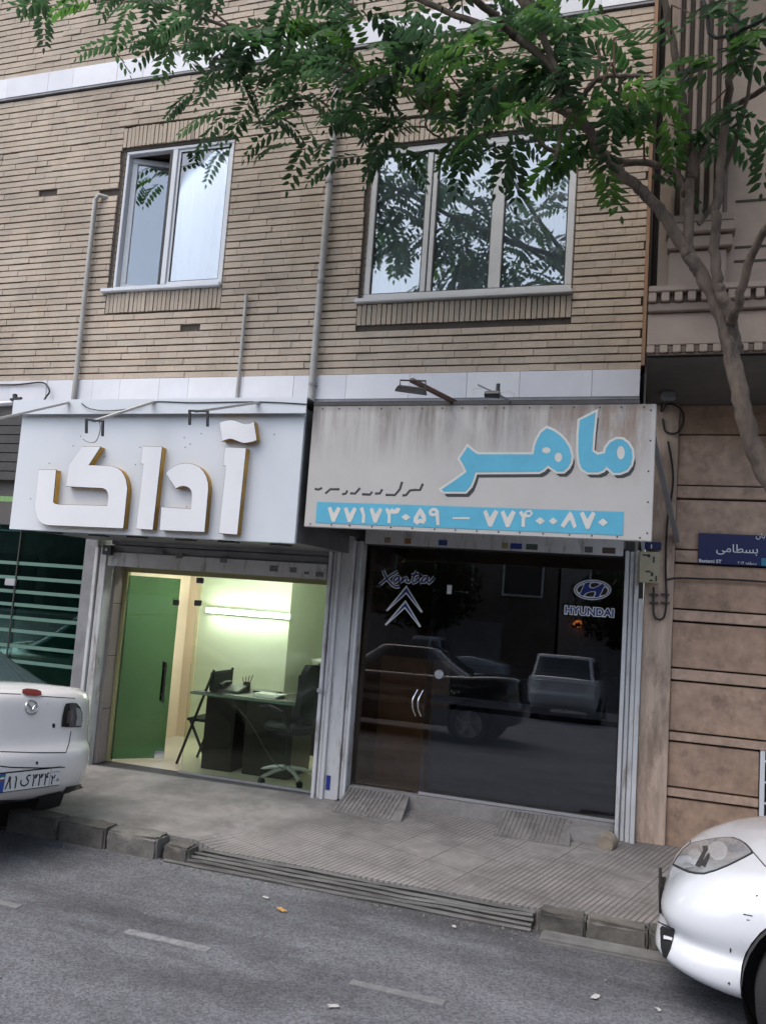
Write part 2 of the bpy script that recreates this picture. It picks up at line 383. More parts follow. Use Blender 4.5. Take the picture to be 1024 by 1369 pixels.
def flat(name, polys, y, t, m, parent=None, offset=0, side=None, strokes=None):
    """filled outlines (list of lists of (x,z), holes allowed) standing at y (front) with thickness t"""
    cu = bpy.data.curves.new(name, 'CURVE'); cu.dimensions = '2D'; cu.fill_mode = 'BOTH'; cu.extrude = t/2; cu.offset = offset
    for p in polys:
        sp = cu.splines.new('POLY'); sp.points.add(len(p)-1); sp.use_cyclic_u = True
        for q, (a, b) in zip(sp.points, p): q.co = (a, b, 0, 1)
    o = bpy.data.objects.new(name, cu); COL.objects.link(o)
    dg = bpy.context.evaluated_depsgraph_get(); me = bpy.data.meshes.new_from_object(o.evaluated_get(dg)); bpy.data.objects.remove(o)
    me.name = name
    for v in me.vertices: v.co = (v.co.x, y + t/2 - v.co.z, v.co.y)
    me.materials.clear(); me.materials.append(m)
    if side is not None:
        me.materials.append(side)
        me.update()
        for p in me.polygons:
            if abs(p.normal.y) < .7: p.material_index = 1
    return link(bpy.data.objects.new(name, me), parent)
def xz(pts, y, o=(0,0), s=1.0):
    out = []
    for a, b in pts:
        p = aty(o[0]+a/s, o[1]+b/s, y); out.append((p.x, p.z))
    return out
def ell(cx, cy, rx, ry, n=28): return [(cx+rx*math.cos(2*math.pi*k/n), cy+ry*math.sin(2*math.pi*k/n)) for k in range(n)]
def round_poly(p, it=1):
    for _ in range(it):
        q = []
        for i in range(len(p)):
            a, b = p[i], p[(i+1) % len(p)]
            q += [(a[0]*.75+b[0]*.25, a[1]*.75+b[1]*.25), (a[0]*.25+b[0]*.75, a[1]*.25+b[1]*.75)]
        p = q
    return p
def strokes_mesh(lines, y, r, t):
    """rounded flat strokes, each a half-tube squashed to thickness t, in front of plane y"""
    b = B()
    for i, ln in enumerate(lines):
        b.tube([(p[0], 0, p[1]) for p in ln], r, 8)
    for v in b.bm.verts: v.co.y = y + v.co.y/r*t
    return b
def font(txt, size, name, m, parent, origin, xdir=(1,0,0), zdir=(0,0,1), depth=.002, align='LEFT', bold=0):
    cu = bpy.data.curves.new(name, 'FONT'); cu.body = txt; cu.size = size; cu.extrude = depth; cu.align_x = align; cu.offset = bold
    o = bpy.data.objects.new(name, cu); COL.objects.link(o)
    dg = bpy.context.evaluated_depsgraph_get(); me = bpy.data.meshes.new_from_object(o.evaluated_get(dg)); bpy.data.objects.remove(o)
    me.name = name
    X, Z, O = Vector(xdir), Vector(zdir), Vector(origin); N = X.cross(Z)
    for v in me.vertices: v.co = O + X*v.co.x + Z*v.co.y + N*v.co.z
    me.materials.clear(); me.materials.append(m)
    return link(bpy.data.objects.new(name, me), parent)

FY = 6.3           # facade plane
def G(): return random.gauss(0, 1)

# ================================================================== setting
def zs(x, y):      # pavement surface: rises to the facade, falls slightly to the left
    t = min(max((y-4.77)/(FY-4.77), 0), 1)
    e = .06 if -2.71 < x < -.59 else .105
    return e + t*(.18-e + .012*max(min(x, 1), -6)) if True else .125 + t*(.055 + .012*max(min(x, 1), -6))
b = B(); b.box(-90, 90, -60, 4.80, -.5, 0); b.build('road', M['asphalt'])['kind'] = 'structure'
b = B()
xs = [-40, -12, -9, -7, -5.5, -4.15, -4.13, -2.75, -2.6, -1.5, -.6, .28, .3, 1.5, 3, 12, 40]
for x0, x1 in zip(xs, xs[1:]):
    if x0 >= .3: ys0 = 5.62
    elif x1 <= -4.15: ys0 = 5.62
    else: ys0 = 4.93
    ys = [ys0, 5.7, 6.1, 6.3]
    for y0, y1 in zip(ys, ys[1:]):
        q = [(x0,y0),(x1,y0),(x1,y1),(x0,y1)]
        b.hexa([(x,y,-.4) for x,y in q], [(x,y,zs(x,y)) for x,y in q])
bmesh.ops.remove_doubles(b.bm, verts=b.bm.verts, dist=1e-5)
sw = b.build('sidewalk', M['sidewalk']); sw['kind'] = 'structure'
b = B()     # floor slab under the road edge / behind kerbs
b.box(-90, 90, 4.801, 6.29, -.5, -.02); b.build('subsoil', M['concrete'])['kind'] = 'structure'
# kerb stones
kb = B()
def kerbstone(x0, x1, y0, y1, z):
    g = random.uniform(.8, 1.15); kb.box(x0, x1, y0, y1, -.1, z, c=(g, g*.99, g*.96))
for x0, x1 in ((-4.12,-3.70),(-3.695,-3.32),(-3.315,-2.93)): kerbstone(x0+.004, x1-.004, 4.76, 4.92, .130)
kerbstone(-2.90, -2.72, 4.79, 4.93, .095)
for k in range(4): kerbstone(-4.15-.9*(k+1), -4.158-.9*k, 5.46, 5.615, .145)
for x0, x1 in ((-.53,-.27),(-.27,.05),(.05,.28)): kerbstone(x0+.003, x1-.003, 4.79, 4.925, .108)
for k in range(8): kerbstone(.3+.9*k, .3+.9*k+.89, 5.47, 5.615, .145)
bmesh.ops.bevel(kb.bm, geom=list(kb.bm.edges), offset=.014, segments=2, affect='EDGES', clamp_overlap=True)
bmesh.ops.subdivide_edges(kb.bm, edges=[e for e in kb.bm.edges if e.calc_length() > .06], cuts=5, use_grid_fill=True)
for v in kb.bm.verts: v.co += Vector((.002*G(), .0035*G(), .003*G()-(.012 if random.random() < .04 else 0)))
ko = kb.build('kerb', M['kerb'], smooth=True, angle=50); ko['kind'] = 'structure'
b = B()       # low concrete gutter strip at the foot of the right kerb
b.box(-.50, .9, 4.64, 4.785, -.1, .022); g_ = b.build('gutter_edge', mat('gutter_cement', (.15,.145,.14), .9, var=.4, vscale=6, bump=.5, bscale=40), bevel=.012); g_['kind'] = 'structure'
# sloped apron + steel bar ramp over the water channel
t = thing('channel_cover', 'ribbed metal channel cover lying along the pavement edge between two kerbs', 'channel cover', (-1.65,4.86,0))
ap = B()
for k in range(5):
    y = 4.768 + k*.038; xa_, xb_ = -2.88+.05*k+.02*G(), -.545-.02*random.random()
    ap.tube([(xa_+(xb_-xa_)*j/9, y+.004*G(), .006+.0115*k+.003*G()) for j in range(10)], [.010+.004*random.random() for j in range(10)], 6)
ap.build('bars', M['steelbar'], t, smooth=True)
ap = B(); ap.hexa([(-2.86,4.75,-.05),(-.56,4.75,-.05),(-.56,4.93,-.05),(-2.75,4.93,-.05)], [(-2.86,4.75,.002),(-.56,4.75,.002),(-.56,4.928,.045),(-2.75,4.928,.045)])
ap.build('bed', M['darkmetal'], t)
# faded lane dashes
for k, (xa, xb, ww, lab) in enumerate(((-2.44,-1.97,.055,'x'),(-1.24,-.80,.05,'x'),(-3.6,-3.10,.05,'x'))):
    b = B(); b.box(xa, xb, 3.76-ww/2+(.0 if k else .0), 3.76+ww/2, .0005, .004)
    g_ = .21 if k == 0 else .165
    o = b.build('lane_dash', mat('worn_road_paint', (g_,g_,g_*.98), .8, var=.25, vscale=9, dirt=((.12,.12,.125),.45,.85,22,(1,1,1)))); o['kind'] = 'structure'

# ================================================================== brick building
bb = thing('brick_building', 'beige thin brick building with two shops and white framed windows above', 'building', (-3.3, 7, .15))
XL, XR, ZT = -10.5, -.13, 9.5
ZB = 3.60                                   # bottom of the brickwork
W1 = (-4.95, -3.77, 4.47, 5.86); W2 = (-2.41, -.67, 4.245, 5.60)
BANDU = (6.58, 6.79)
# backing wall with window holes: pieces in x
wb = B()
def wall_piece(x0, x1, z0, z1): wb.box(x0, x1, FY+.012, FY+.30, z0, z1)
wall_piece(XL, W1[0], 3.36, ZT); wall_piece(W1[1], W2[0], 3.36, ZT); wall_piece(W2[1], XR, 3.36, ZT)
for W in (W1, W2): wall_piece(W[0], W[1], 3.36, W[2]); wall_piece(W[0], W[1], W[3], ZT)
wb.build('backing_wall', M['mortar'], bb)
# side wall and rear block
sb = B(); sb.box(XR-.25, XR, FY+.305, 16, 2.6, ZT); sb.box(XL, XL+.25, FY+.305, 16, .1, ZT); sb.box(XL, XR, 15.8, 16, .1, ZT); sb.box(XL, XR, FY+.305, 16, ZT, ZT+.2); sb.build('shell', M['plaster'], bb)
PITCH_Z = .0628; BH = .0495
bk = B()
cuts = [(W1[0]-.03, W1[1]+.02, 4.235, 6.09), (W2[0]-.03, W2[1]+.01, 4.02, 5.83)]
def brick(x0, x1, z0, z1, tone=1):
    g = tone*(1+.024*G())*(.84 if random.random() < .006 else 1); w_ = .007*G(); d = .0022*G()
    bk.box(x0, x1, FY-.008+d, FY+.0121, z0, z1, c=(g*(1+w_), g, g*(1-w_)))
z = ZB
row = 0
while z < ZT-.06:
    in_band = BANDU[0]-.05 < z < BANDU[1]
    if not in_band:
        x = XL + (row % 2)*.105 - random.uniform(0, .05)
        rt = 1+.03*G()
        zz = z + .0012*G()
        while x < XR:
            L = .205+random.uniform(-.015, .02)
            x0, x1 = max(x, XL), min(x+L-.0025, XR)
            segs = [(x0, x1)]
            for c in cuts:
                if c[2]-BH < z < c[3]-.005:
                    ns = []
                    for s0, s1 in segs:
                        if s1 <= c[0] or s0 >= c[1]: ns.append((s0, s1))
                        else:
                            if s0 < c[0]-.01: ns.append((s0, c[0]-.002))
                            if s1 > c[1]+.01: ns.append((c[1]+.002, s1))
                    segs = ns
            hole = abs(z-4.03) < .05 and -4.13 < (x0+x1)/2 < -3.95
            hole2 = abs(z-5.40) < .035 and -5.28 < (x0+x1)/2 < -4.97
            for s0, s1 in segs:
                if s1-s0 > .015 and not hole and not hole2 and random.random() > .0008: brick(s0, s1, zz, zz+BH, rt)
            x += L
    z += PITCH_Z; row += 1
def soldiers(x0, x1, z0, z1):
    n = round((x1-x0)/.0445); p = (x1-x0)/n
    for k in range(n): brick(x0+k*p+.004, x0+(k+1)*p-.004, z0, z1+.003*G(), 1.0 if z0 > 5 else .93)
soldiers(cuts[0][0], cuts[0][1], W1[3]+.03, 6.085); soldiers(cuts[0][0], cuts[0][1], 4.238, W1[2]-.045)
soldiers(cuts[1][0], cuts[1][1], W2[3]+.03, 5.825); soldiers(cuts[1][0], cuts[1][1], 4.024, W2[2]-.045)
# brick returns of the openings
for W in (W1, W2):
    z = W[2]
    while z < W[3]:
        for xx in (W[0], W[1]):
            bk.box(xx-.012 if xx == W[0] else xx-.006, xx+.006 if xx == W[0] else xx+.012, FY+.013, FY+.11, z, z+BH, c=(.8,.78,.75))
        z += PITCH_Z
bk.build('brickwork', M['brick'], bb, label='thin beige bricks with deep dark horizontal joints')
# brown corner board at the right end
b = B(); b.box(XR+.002, XR+.028, FY-.03, FY+.2, 3.62, ZT); b.build('corner_board', M['brownwood'], bb)
# stone bands made of slabs
def band(z0, z1, y, ed, name):
    b = B(); x = XL
    while x < XR-.02:
        L = random.choice((.42,.52,.30,.55,.48)); x1 = min(x+L, XR+.0)
        g = random.uniform(.93, 1.05); b.box(x+.0015, x1-.0015, y+.001*G(), y+.05, z0, z1, c=(g, g, g*1.01)); x = x1
    b.build(name, M['band'], bb)
    b = B(); b.box(XL, XR, y+.005, y+.06, z0-.022, z0-.001); b.build('drip_edge', M['greymetal'], bb)
band(3.385, 3.592, FY-.025, 0, 'stone_band'); band(BANDU[0], BANDU[1], FY-.03, 0, 'stone_band')
# old hole stubs in the wall
b = B()
for k in range(3): b.box(-4.10+.05*k, -4.07+.05*k, FY+.004, FY+.03, 4.0, 4.025+.01*k)
b.build('broken_brick', M['rust'], bb)

# ---- windows
def frame_bars(b, x0, x1, z0, z1, y0, y1, w):
    b.box(x0, x1, y0, y1, z0, z0+w); b.box(x0, x1, y0, y1, z1-w, z1)
    b.box(x0, x0+w, y0+.001, y1-.001, z0+w, z1-w); b.box(x1-w, x1, y0+.001, y1-.001, z0+w, z1-w)
def room(x0, x1, y0, y1, z0, z1, m, parent, name='room'):
    b = B(); t = .03
    b.box(x0, x1, y1, y1+t, z0, z1); b.box(x0-t, x0, y0, y1, z0, z1); b.box(x1, x1+t, y0, y1, z0, z1); b.box(x0-t, x1+t, y0, y1+t, z1, z1+t); b.box(x0-t, x1+t, y0, y1+t, z0-t, z0)
    return b.build(name, m, parent)
def curtain(x0, x1, z0, z1, y, parent, amp=.02, per=.11):
    b = B(); n = int((x1-x0)/.012); rows = []
    for j in range(2):
        rows.append([(x0+(x1-x0)*k/n, y+amp*math.sin(2*math.pi*k/n*(x1-x0)/per + 1.3*math.sin(k*.07))+.006*math.sin(k*.9), z0 if j == 0 else z1) for k in range(n+1)])
    b.grid(rows); return b.build('curtain', M['curtain'], parent, smooth=True, angle=0)
# left window: fixed pane right, opened sash left
x0, x1, z0, z1 = W1
win = B(); frame_bars(win, x0+.008, x1-.004, z0, z1-.002, FY+.02, FY+.085, .032)
xm = -4.40
win.box(xm-.022, xm+.03, FY+.018, FY+.086, z0+.032, z1-.034)
wo = win.build('window', M['upvc'], bb, bevel=.004, label='white window with its left sash open and a curtain behind the right pane')
b = B(); frame_bars(b, xm+.032, x1-.037, z0+.034, z1-.036, FY+.034, FY+.06, .022); b.build('frame', M['upvc'], wo)
b = B(); frame_bars(b, xm+.0545, x1-.0595, z0+.0565, z1-.0585, FY+.04, FY+.055, .008); b.build('gasket', M['gasket'], wo)
b = B(); b.box(xm+.06, x1-.065, FY+.046, FY+.05, z0+.062, z1-.064); b.build('pane', M['winglass2'], wo)
# open sash hinged at the left jamb, swung inward ~35 deg
a = R(24); hx, hy = x0+.045, FY+.075; Lw = xm-.03-hx
sash = B(); pane = B()
frame_bars(sash, 0, Lw, z0+.036, z1-.038, 0, .045, .052); pane.box(.053, Lw-.053, .02, .025, z0+.09, z1-.092)
for q in (sash, pane):
    for v in q.bm.verts:
        X, Y = v.co.x, v.co.y
        v.co.x = hx + X*math.cos(a) - Y*math.sin(a); v.co.y = hy + X*math.sin(a) + Y*math.cos(a)
sash.build('sash', M['upvc'], wo, bevel=.004); pane.build('pane', M['winglass2'], wo)
b = B(); b.box(xm-.055, xm-.023, FY+.024, FY+.08, z0+.033, z1-.035); b.build('gasket', M['gasket'], wo)
b = B(); b.box(x0-.075, x1+.012, FY-.05, FY+.085, z0-.038, z0-.002); b.build('sill', M['upvc'], wo, bevel=.006)
curtain(xm+.03, x1+.1, z0-.1, z1, FY+.115, wo, .012)
room(x0-.3, x1+.3, FY+.302, FY+1.8, z0-.3, z1+.3, M['darkroom'], bb)
# right window: three panes
x0, x1, z0, z1 = W2
win = B(); frame_bars(win, x0+.003, x1-.003, z0, z1-.002, FY+.02, FY+.085, .055)
mul = [-1.865, -1.285]
win.box(mul[0]-.045, mul[0]+.0, FY+.018, FY+.086, z0+.056, z1-.058); win.box(mul[0]+.012, mul[0]+.05, FY+.018, FY+.086, z0+.056, z1-.058)
win.box(mul[1]-.052, mul[1]+.045, FY+.018, FY+.086, z0+.056, z1-.058)
w2o = win.build('window', M['wframe2'], bb, bevel=.004, label='wide three pane window under the tree reflecting leaves and sky')
xsP = [(x0+.06, mul[0]-.048), (mul[0]+.053, mul[1]-.055), (mul[1]+.048, x1-.06)]
for a_, c_ in xsP:
    b = B(); frame_bars(b, a_-.004, c_+.004, z0+.052, z1-.056, FY+.03, FY+.055, .012); b.build('gasket', M['gasket'], w2o)
    b = B(); b.box(a_+.006, c_-.006, FY+.04, FY+.045, z0+.062, z1-.066); b.build('pane', M['winglass'], w2o)
b = B(); b.box(mul[0]+.0005, mul[0]+.0115, FY+.03, FY+.08, z0+.056, z1-.058); b.build('gasket', M['gasket'], w2o)
b = B(); b.box(x0-.045, x1+.012, FY-.055, FY+.085, z0-.038, z0-.002); b.build('sill', M['wframe2'], w2o, bevel=.006)
curtain(x0-.05, x1+.05, z0-.1, z1+.05, FY+.105, w2o, .008, .16)
room(x0-.2, x1+.2, FY+.302, FY+1.8, z0-.3, z1+.3, M['darkroom'], bb)

# ---- ground floor: piers, lintel, shutters
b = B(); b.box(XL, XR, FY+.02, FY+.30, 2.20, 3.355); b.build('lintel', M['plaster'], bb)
# shutter rails (white channel posts)
def rail(x0, x1, z0, z1, y0=FY-.06, y1=FY+.06):
    b = B(); w_ = x1-x0
    b.box(x0, x0+w_*.28, y0, y1, z0, z1); b.box(x0+w_*.36, x0+w_*.62, y0+.02, y1-.002, z0+.002, z1-.002); b.box(x0+w_*.70, x1, y0+.004, y1-.004, z0, z1)
    b.box(x0+w_*.28, x0+w_*.70, y0+.045, y1-.006, z0, z1-.004)
    return b.build('shutter_rail', M['whitemetal'], bb, bevel=.003)
rail(-4.76, -4.635, .06, 2.03); rail(-2.50, -2.40, .10, 2.16)
b = B(); b.box(-2.398, -2.30, FY-.03, FY+.2, .10, 2.3); b.build('pier', M['whitemetal'], bb, label='peeling white pier between the two shop doors')
rail(-2.298, -2.215, .16, 2.2); rail(-.185, -.085, .13, 2.22)
b = B(); b.box(-.082, -.05, FY-.07, FY-.02, .14, 1.88); b.build('conduit', M['whitemetal'], bb, bevel=.004)
# shutter housings with the rolled-up bottom slats
def housing(x0, x1, z0, z1, name='shutter_housing'):
    b = B()
    n = 4; dz = (z1-z0)/n
    for k in range(n): b.box(x0, x1, FY-.035+.012*k, FY+.01+.012*k, z0+k*dz+.003, z0+(k+1)*dz-.004)
    o = b.build(name, M['greymetal'], bb, bevel=.004)
    b = B(); b.box(x0+.01, x1-.01, FY-.055, FY-.037, z0-.055, z0+.07); b.build('bottom_bar', M['whitemetal'], o, bevel=.004)
    return o
h1 = housing(-4.63, -2.50, 1.925, 2.2); h2 = housing(-2.21, -.19, 2.235, 2.5)
fst = mat('faded_sticker', (.16,.15,.15), .5, var=.4, vscale=30)
for px, py, w_, hh, y in ((213,736,13,8,0),(240,741,12,8,0),(299,747,12,8,0),(366,758,13,9,0),(392,760,11,8,0),(410,764,8,4,0),(427,766,12,7,0)):
    p = aty(px, py+2, FY-.057); s_ = .0055
    stk = B(); stk.box(p.x-w_/2*s_, p.x+w_/2*s_, FY-.0585, FY-.0555, p.z-hh/2*s_, p.z+hh/2*s_); stk.build('sticker', fst, h1)
for px, w_, col in ((518,9,(.3,.2,.15)),(545,9,(.25,.12,.04)),(592,12,(.03,.06,.2)),(675,8,(.3,.25,.1)),(690,15,(.02,.04,.22)),(711,15,(.06,.09,.07)),(787,10,(.1,.1,.1)),(814,16,(.08,.05,.04))):
    p = aty(px, 724+(px-518)*.035, FY-.057); s_ = .0058
    b = B(); b.box(p.x-w_/2*s_, p.x+w_/2*s_, FY-.0585, FY-.0555, 2.195, 2.238); b.build('sticker', mat('sticker', col, .5, var=.3, vscale=40), h2)
# key switch box by the left rail
b = B(); b.box(-4.655, -4.56, FY-.10, FY-.062, 1.965, 2.05); k_ = b.build('switch_box', M['black'], bb, bevel=.004)
b = B(); b.lathe([(.0,-.006),(.012,-.006),(.014,0),(.014,.004)], (-4.61, FY-.1, 2.01), n=12); b.build('key_switch', M['aluminium'], k_, smooth=True)
b = B(); b.box(-2.505, -2.46, FY-.085, FY-.06, .97, 1.0); b.build('latch', M['aluminium'], bb, bevel=.003)
b = B(); b.box(-2.385, -2.352, FY-.036, FY-.03, .22, .33); b.build('sticker', M['stickerblue'], bb)

# ---- left shop front (recessed glass)
GY = 6.50; ZF = .125
b = B(); b.box(-4.634, -4.60, FY+.061, GY+.06, ZF, 1.93)
b.build('reveal', M['tile'], bb)
for k in range(1, 4): b = B(); b.box(-4.6005, -4.5985, FY+.07, GY+.05, ZF+k*.47, ZF+k*.47+.006); b.build('tile_joint', M['groove'], bb)
b = B(); b.box(-4.63, -2.40, FY-.02, GY+.05, .02, .118); b.build('threshold', mat('dark_threshold', (.055,.055,.06), .6, var=.4, vscale=9), bb, bevel=.006)
b = B(); b.box(-4.60, -2.5, GY-.01, GY+.05, 1.83, 1.93); b.box(-4.60, -4.565, GY-.012, GY+.04, ZF, 1.83); b.build('door_frame', M['olive'], bb, bevel=.003)
b = B(); b.box(-3.83, -2.42, GY, GY+.010, ZF+.012, 1.828); fx = b.build('glass_panel', M['greenglass'], bb)
b = B(); b.box(-3.85, -2.42, GY-.012, GY+.024, ZF-.005, ZF+.0115); b.build('sill_strip', M['aluminium'], fx)
for zq in (1.60, 1.80):
    b = B(); b.box(-3.85, -3.79, GY-.012, GY+.022, zq-.03, zq+.02); b.build('patch_fitting', M['darkmetal'], fx, bevel=.004)
# swung-in glass door
da = R(43); hx, hy = -4.56, GY+.01; DL = .47
def dtr(q):
    for v in q.bm.verts:
        X, Y = v.co.x, v.co.y; v.co.x = hx+X*math.cos(da)-Y*math.sin(da); v.co.y = hy+X*math.sin(da)+Y*math.cos(da)
    return q
b = B(); b.box(0, DL, 0, .010, ZF+.02, 1.80); dr = dtr(b).build('glass_door', M['greendoor'], bb, label='green glass door swung inward')
b = B()
for yy in (-.05, .06): b.tube([(DL-.07, yy, .66), (DL-.07, yy, 1.02)], .011, 8); 
for zz in (.72, .96): b.tube([(DL-.07, -.05, zz), (DL-.07, .06, zz)], .008, 8)
dtr(b).build('handle', M['darkmetal'], dr, smooth=True)
b = B(); b.box(DL-.09, DL+.002, -.012, .022, ZF+.012, ZF+.09); dtr(b).build('lock', M['chrome'], dr, bevel=.004)
b = B(); b.box(DL-.05, DL+.004, -.012, .022, 1.55, 1.60); dtr(b).build('patch_fitting', M['darkmetal'], dr, bevel=.004)
b = B(); b.box(-4.63, -2.40, FY+.05, GY+.06, 1.932, 2.32); b.build('leak_board', M['plaster'], bb)  # unseen board, added to block room light leaking above the door frame
# room behind it
b = B(); b.box(-4.9, -2.41, GY+.06, 9.9, .02, .115); b.build('shop_floor', M['floor'], bb)
b = B(); b.box(-4.9, -4.85, GY+.06, 9.9, .115, 2.6); b.box(-4.85, -4.70, 8.05, 8.13, .115, 2.6); b.build('cream_wall', M['cream'], bb)
b = B(); b.box(-4.699, -3.62, 8.06, 8.12, .115, 2.6); b.box(-3.70, -3.62, 8.12, 9.8, .115, 2.6); b.box(-3.62, -2.41, 9.3, 9.4, .115, 2.6); b.box(-2.41, -2.38, GY+.06, 9.9, .115, 2.6); b.box(-4.9, -2.38, GY+.06, 9.9, 2.45, 2.5); b.build('shop_wall', M['palewall'], bb)

# ---- right shop front
RZ0, RZ1 = .30, 2.175
b = B(); b.box(-2.215, -.185, FY-.02, FY+.16, .06, RZ0-.03); st = b.build('step', M['concrete'], bb, bevel=.01)
gx = -1.615
def lean(o, k=.030):
    for v in o.data.vertices: v.co.y += (v.co.z-RZ0)*k
    return o
b = B(); b.box(-2.212, gx+.006, FY+.055, FY+.065, RZ0-.02, RZ1); gl = lean(b.build('glass_door', M['shopglass'], bb, label='brown tinted glass door on the left'))
b = B(); b.box(gx-.03, -.19, FY+.03, FY+.04, RZ0-.005, RZ1); gr = lean(b.build('glass_door', M['filmglass'], bb, label='wide dark filmed sliding glass door'))
b = B(); b.box(gx-.03, -.19, FY+.02, FY+.05, RZ0-.026, RZ0-.006); b.build('bottom_rail', M['aluminium'], gr)
b = B(); b.box(-2.21, -.19, FY+.02, FY+.14, RZ1+.001, RZ1+.05); b.build('head_rail', M['darkmetal'], bb)
hb = B()
for o_ in (-.022, .022):
    pts = []
    for k in range(9):
        q = k/8; p = aty(571+(-3 if q < .5 else -3)*0+o_*0, 925+36*q, FY+.03)
        pts.append((-1.688+o_*(1 if o_ > 0 else 1)+(.022 if o_ > 0 else -.022)*0 - .025*math.sin(math.pi*q)*(-1 if o_ < 0 else -1)*-1, FY+.02-.03*math.sin(math.pi*q), .86+.20*(1-q)))
    hb.tube(pts, .007, 8)
hb.build('handle', M['chrome'], gl, smooth=True)
p = aty(586, 902, FY+.03); b = B(); b.lathe([(.0,-.012),(.030,-.012),(.036,-.006),(.036,.006),(0,.006)], (p.x, FY+.024, p.z), n=20); b.build('lock', M['aluminium'], gr, smooth=True)
p = aty(599, 788, FY+.03); b = B(); b.box(p.x-.018, p.x+.018, FY+.024, FY+.0285, p.z-.035, p.z+.035); b.build('tag_plate', M['white'], gr)
# stickers on the glass
ys = FY+.0245; yg = FY+.0535
def xs_(lines, o, s, y): return [xz(l_, y, o, s) for l_ in lines]
XO, XS = (490,740), 7.877
xant = [[(155,175),(170,215),(195,262),(250,328),(290,352),(330,345)],[(310,188),(240,228),(180,275),(120,328)],
 [(330,245),(295,243),(270,270),(268,295),(290,300),(315,275),(330,248),(324,285),(340,300),(358,275)],[(362,250),(356,300)],[(358,290),(380,262),(402,252),(408,270),(403,298),(425,302),(445,285)],
 [(512,185),(482,240),(465,285),(475,308),(505,295),(528,265)],[(455,228),(530,215)],[(545,250),(530,292),(545,308),(565,285)],[(552,218),(556,212)],
 [(625,245),(590,245),(566,275),(570,302),(595,300),(618,270),(630,248),(625,290),(640,310),(665,290),(700,245)]]
L1 = xs_(xant, XO, XS, yg)
strokes_mesh(L1, yg, .0150, .0012).build('lettering', M['white'], gl, smooth=True)
strokes_mesh(L1, yg-.0022, .0068, .0012).build('lettering', M['stickerblue'], gl, smooth=True)
ch = [[(403,335),(578,615),(560,625),(400,425),(203,610),(190,598)],[(395,492),(562,770),(545,780),(388,580),(190,762),(178,748)]]
chi = [[(404,358),(540,580),(402,405),(245,555)],[(395,516),(525,735),(389,560),(235,705)]]
flat('emblem', [xz(p_, yg, XO, XS) for p_ in ch], yg-.001, .001, M['white'], gl)
flat('emblem', [xz(p_, yg, XO, XS) for p_ in chi], yg-.003, .0015, M['stickerblue'], gl)
HO, HSc = (730,750), 8.533
flat('emblem', [xz(ell(525,328,216,117), ys, HO, HSc)], ys-.0005, .001, M['white'], gr)
flat('emblem', [xz(ell(525,328,202,106), ys, HO, HSc)], ys-.0020, .001, M['stickerblue'], gr)
flat('emblem', [xz(ell(525,328,192,97), ys, HO, HSc), xz(ell(525,328,180,88), ys, HO, HSc)], ys-.0035, .001, M['white'], gr)
pcs = [[(343,325),(370,285),(440,250),(382,380),(350,355)],[(707,330),(697,365),(670,395),(595,412),(662,278),(700,308)],
 [(500,246),(560,236),(638,254),(590,288),(540,310),(500,305),(482,285)],[(412,402),(455,362),(510,346),(558,344),(565,365),(545,414),(480,416)]]
def shrink(p, k):
    cx = sum(a for a, _ in p)/len(p); cy = sum(b_ for _, b_ in p)/len(p)
    return [(cx+(a-cx)*k, cy+(b_-cy)*k) for a, b_ in p]
flat('emblem', [xz(p_, ys, HO, HSc) for p_ in pcs], ys-.0050, .001, M['white'], gr)
flat('emblem', [xz(shrink(p_, .76), ys, HO, HSc) for p_ in pcs], ys-.0065, .001, M['dark'], gr)
hy_ = [[(222,510),(220,597)],[(221,555),(272,558)],[(276,512),(270,602)],[(310,515),(346,558),(382,520)],[(346,558),(332,606)],
 [(402,522),(400,602),(454,606),(460,526)],[(482,612),(490,532),(546,538),(540,616)],[(572,540),(632,544),(627,618),(570,612),(572,540)],[(650,624),(656,546),(718,552),(714,632)],[(655,592),(716,596)],[(768,552),(760,638)]]
h0, h1_ = aty(HO[0]+203/HSc, HO[1]+598/HSc, ys), aty(HO[0]+780/HSc, HO[1]+640/HSc, ys)
for nm_, m_, yy_, bo_ in (('lettering', M['white'], ys-.0005, .0085), ('lettering', M['stickerblue'], ys-.0022, .0012)):
    to = font('HYUNDAI', .080, nm_, m_, gr, (h0.x, yy_, (h0.z+h1_.z)/2), depth=.0005, bold=bo_)
    xs0 = [v.co.x for v in to.data.vertices]; sc_ = (h1_.x-h0.x)/(max(xs0)-min(xs0)) if nm_ and bo_ > .005 else sc_
    for v in to.data.vertices: v.co.x = h0.x+(v.co.x-h0.x)*sc_
for o in list(gl.children)+list(gr.children):
    if o.name.split('.')[0] in ('lettering','emblem','lock','tag_plate','handle'): lean(o)
# dim room behind
room(-2.28, -.16, FY+.17, 9.6, .2, 2.6, mat('brown_room', (.30,.21,.15), .9, var=.3, vscale=2), bb)
b = B(); b.box(gx+.02, -.2, FY+.100, FY+.104, RZ0, .93); b.build('dark_film', mat('dark_film', (.12,.125,.135), .5, var=.1), gr)
b = B(); b.box(gx+.02, -.2, FY+.100, FY+.104, .97, 1.03); b.build('dark_film', mat('dark_film_strip', (.10,.10,.105), .5), gr)
b = B(); b.box(-2.25, -1.62, FY+.75, FY+.79, .2, 1.25); b.build('partition', mat('brown_partition', (.27,.20,.15), .8, var=.3, vscale=4), bb)
b = B(); b.box(-2.2, -.2, 8.3, 8.9, .2, 1.15); b.build('counter', M['wood'], bb, bevel=.02)

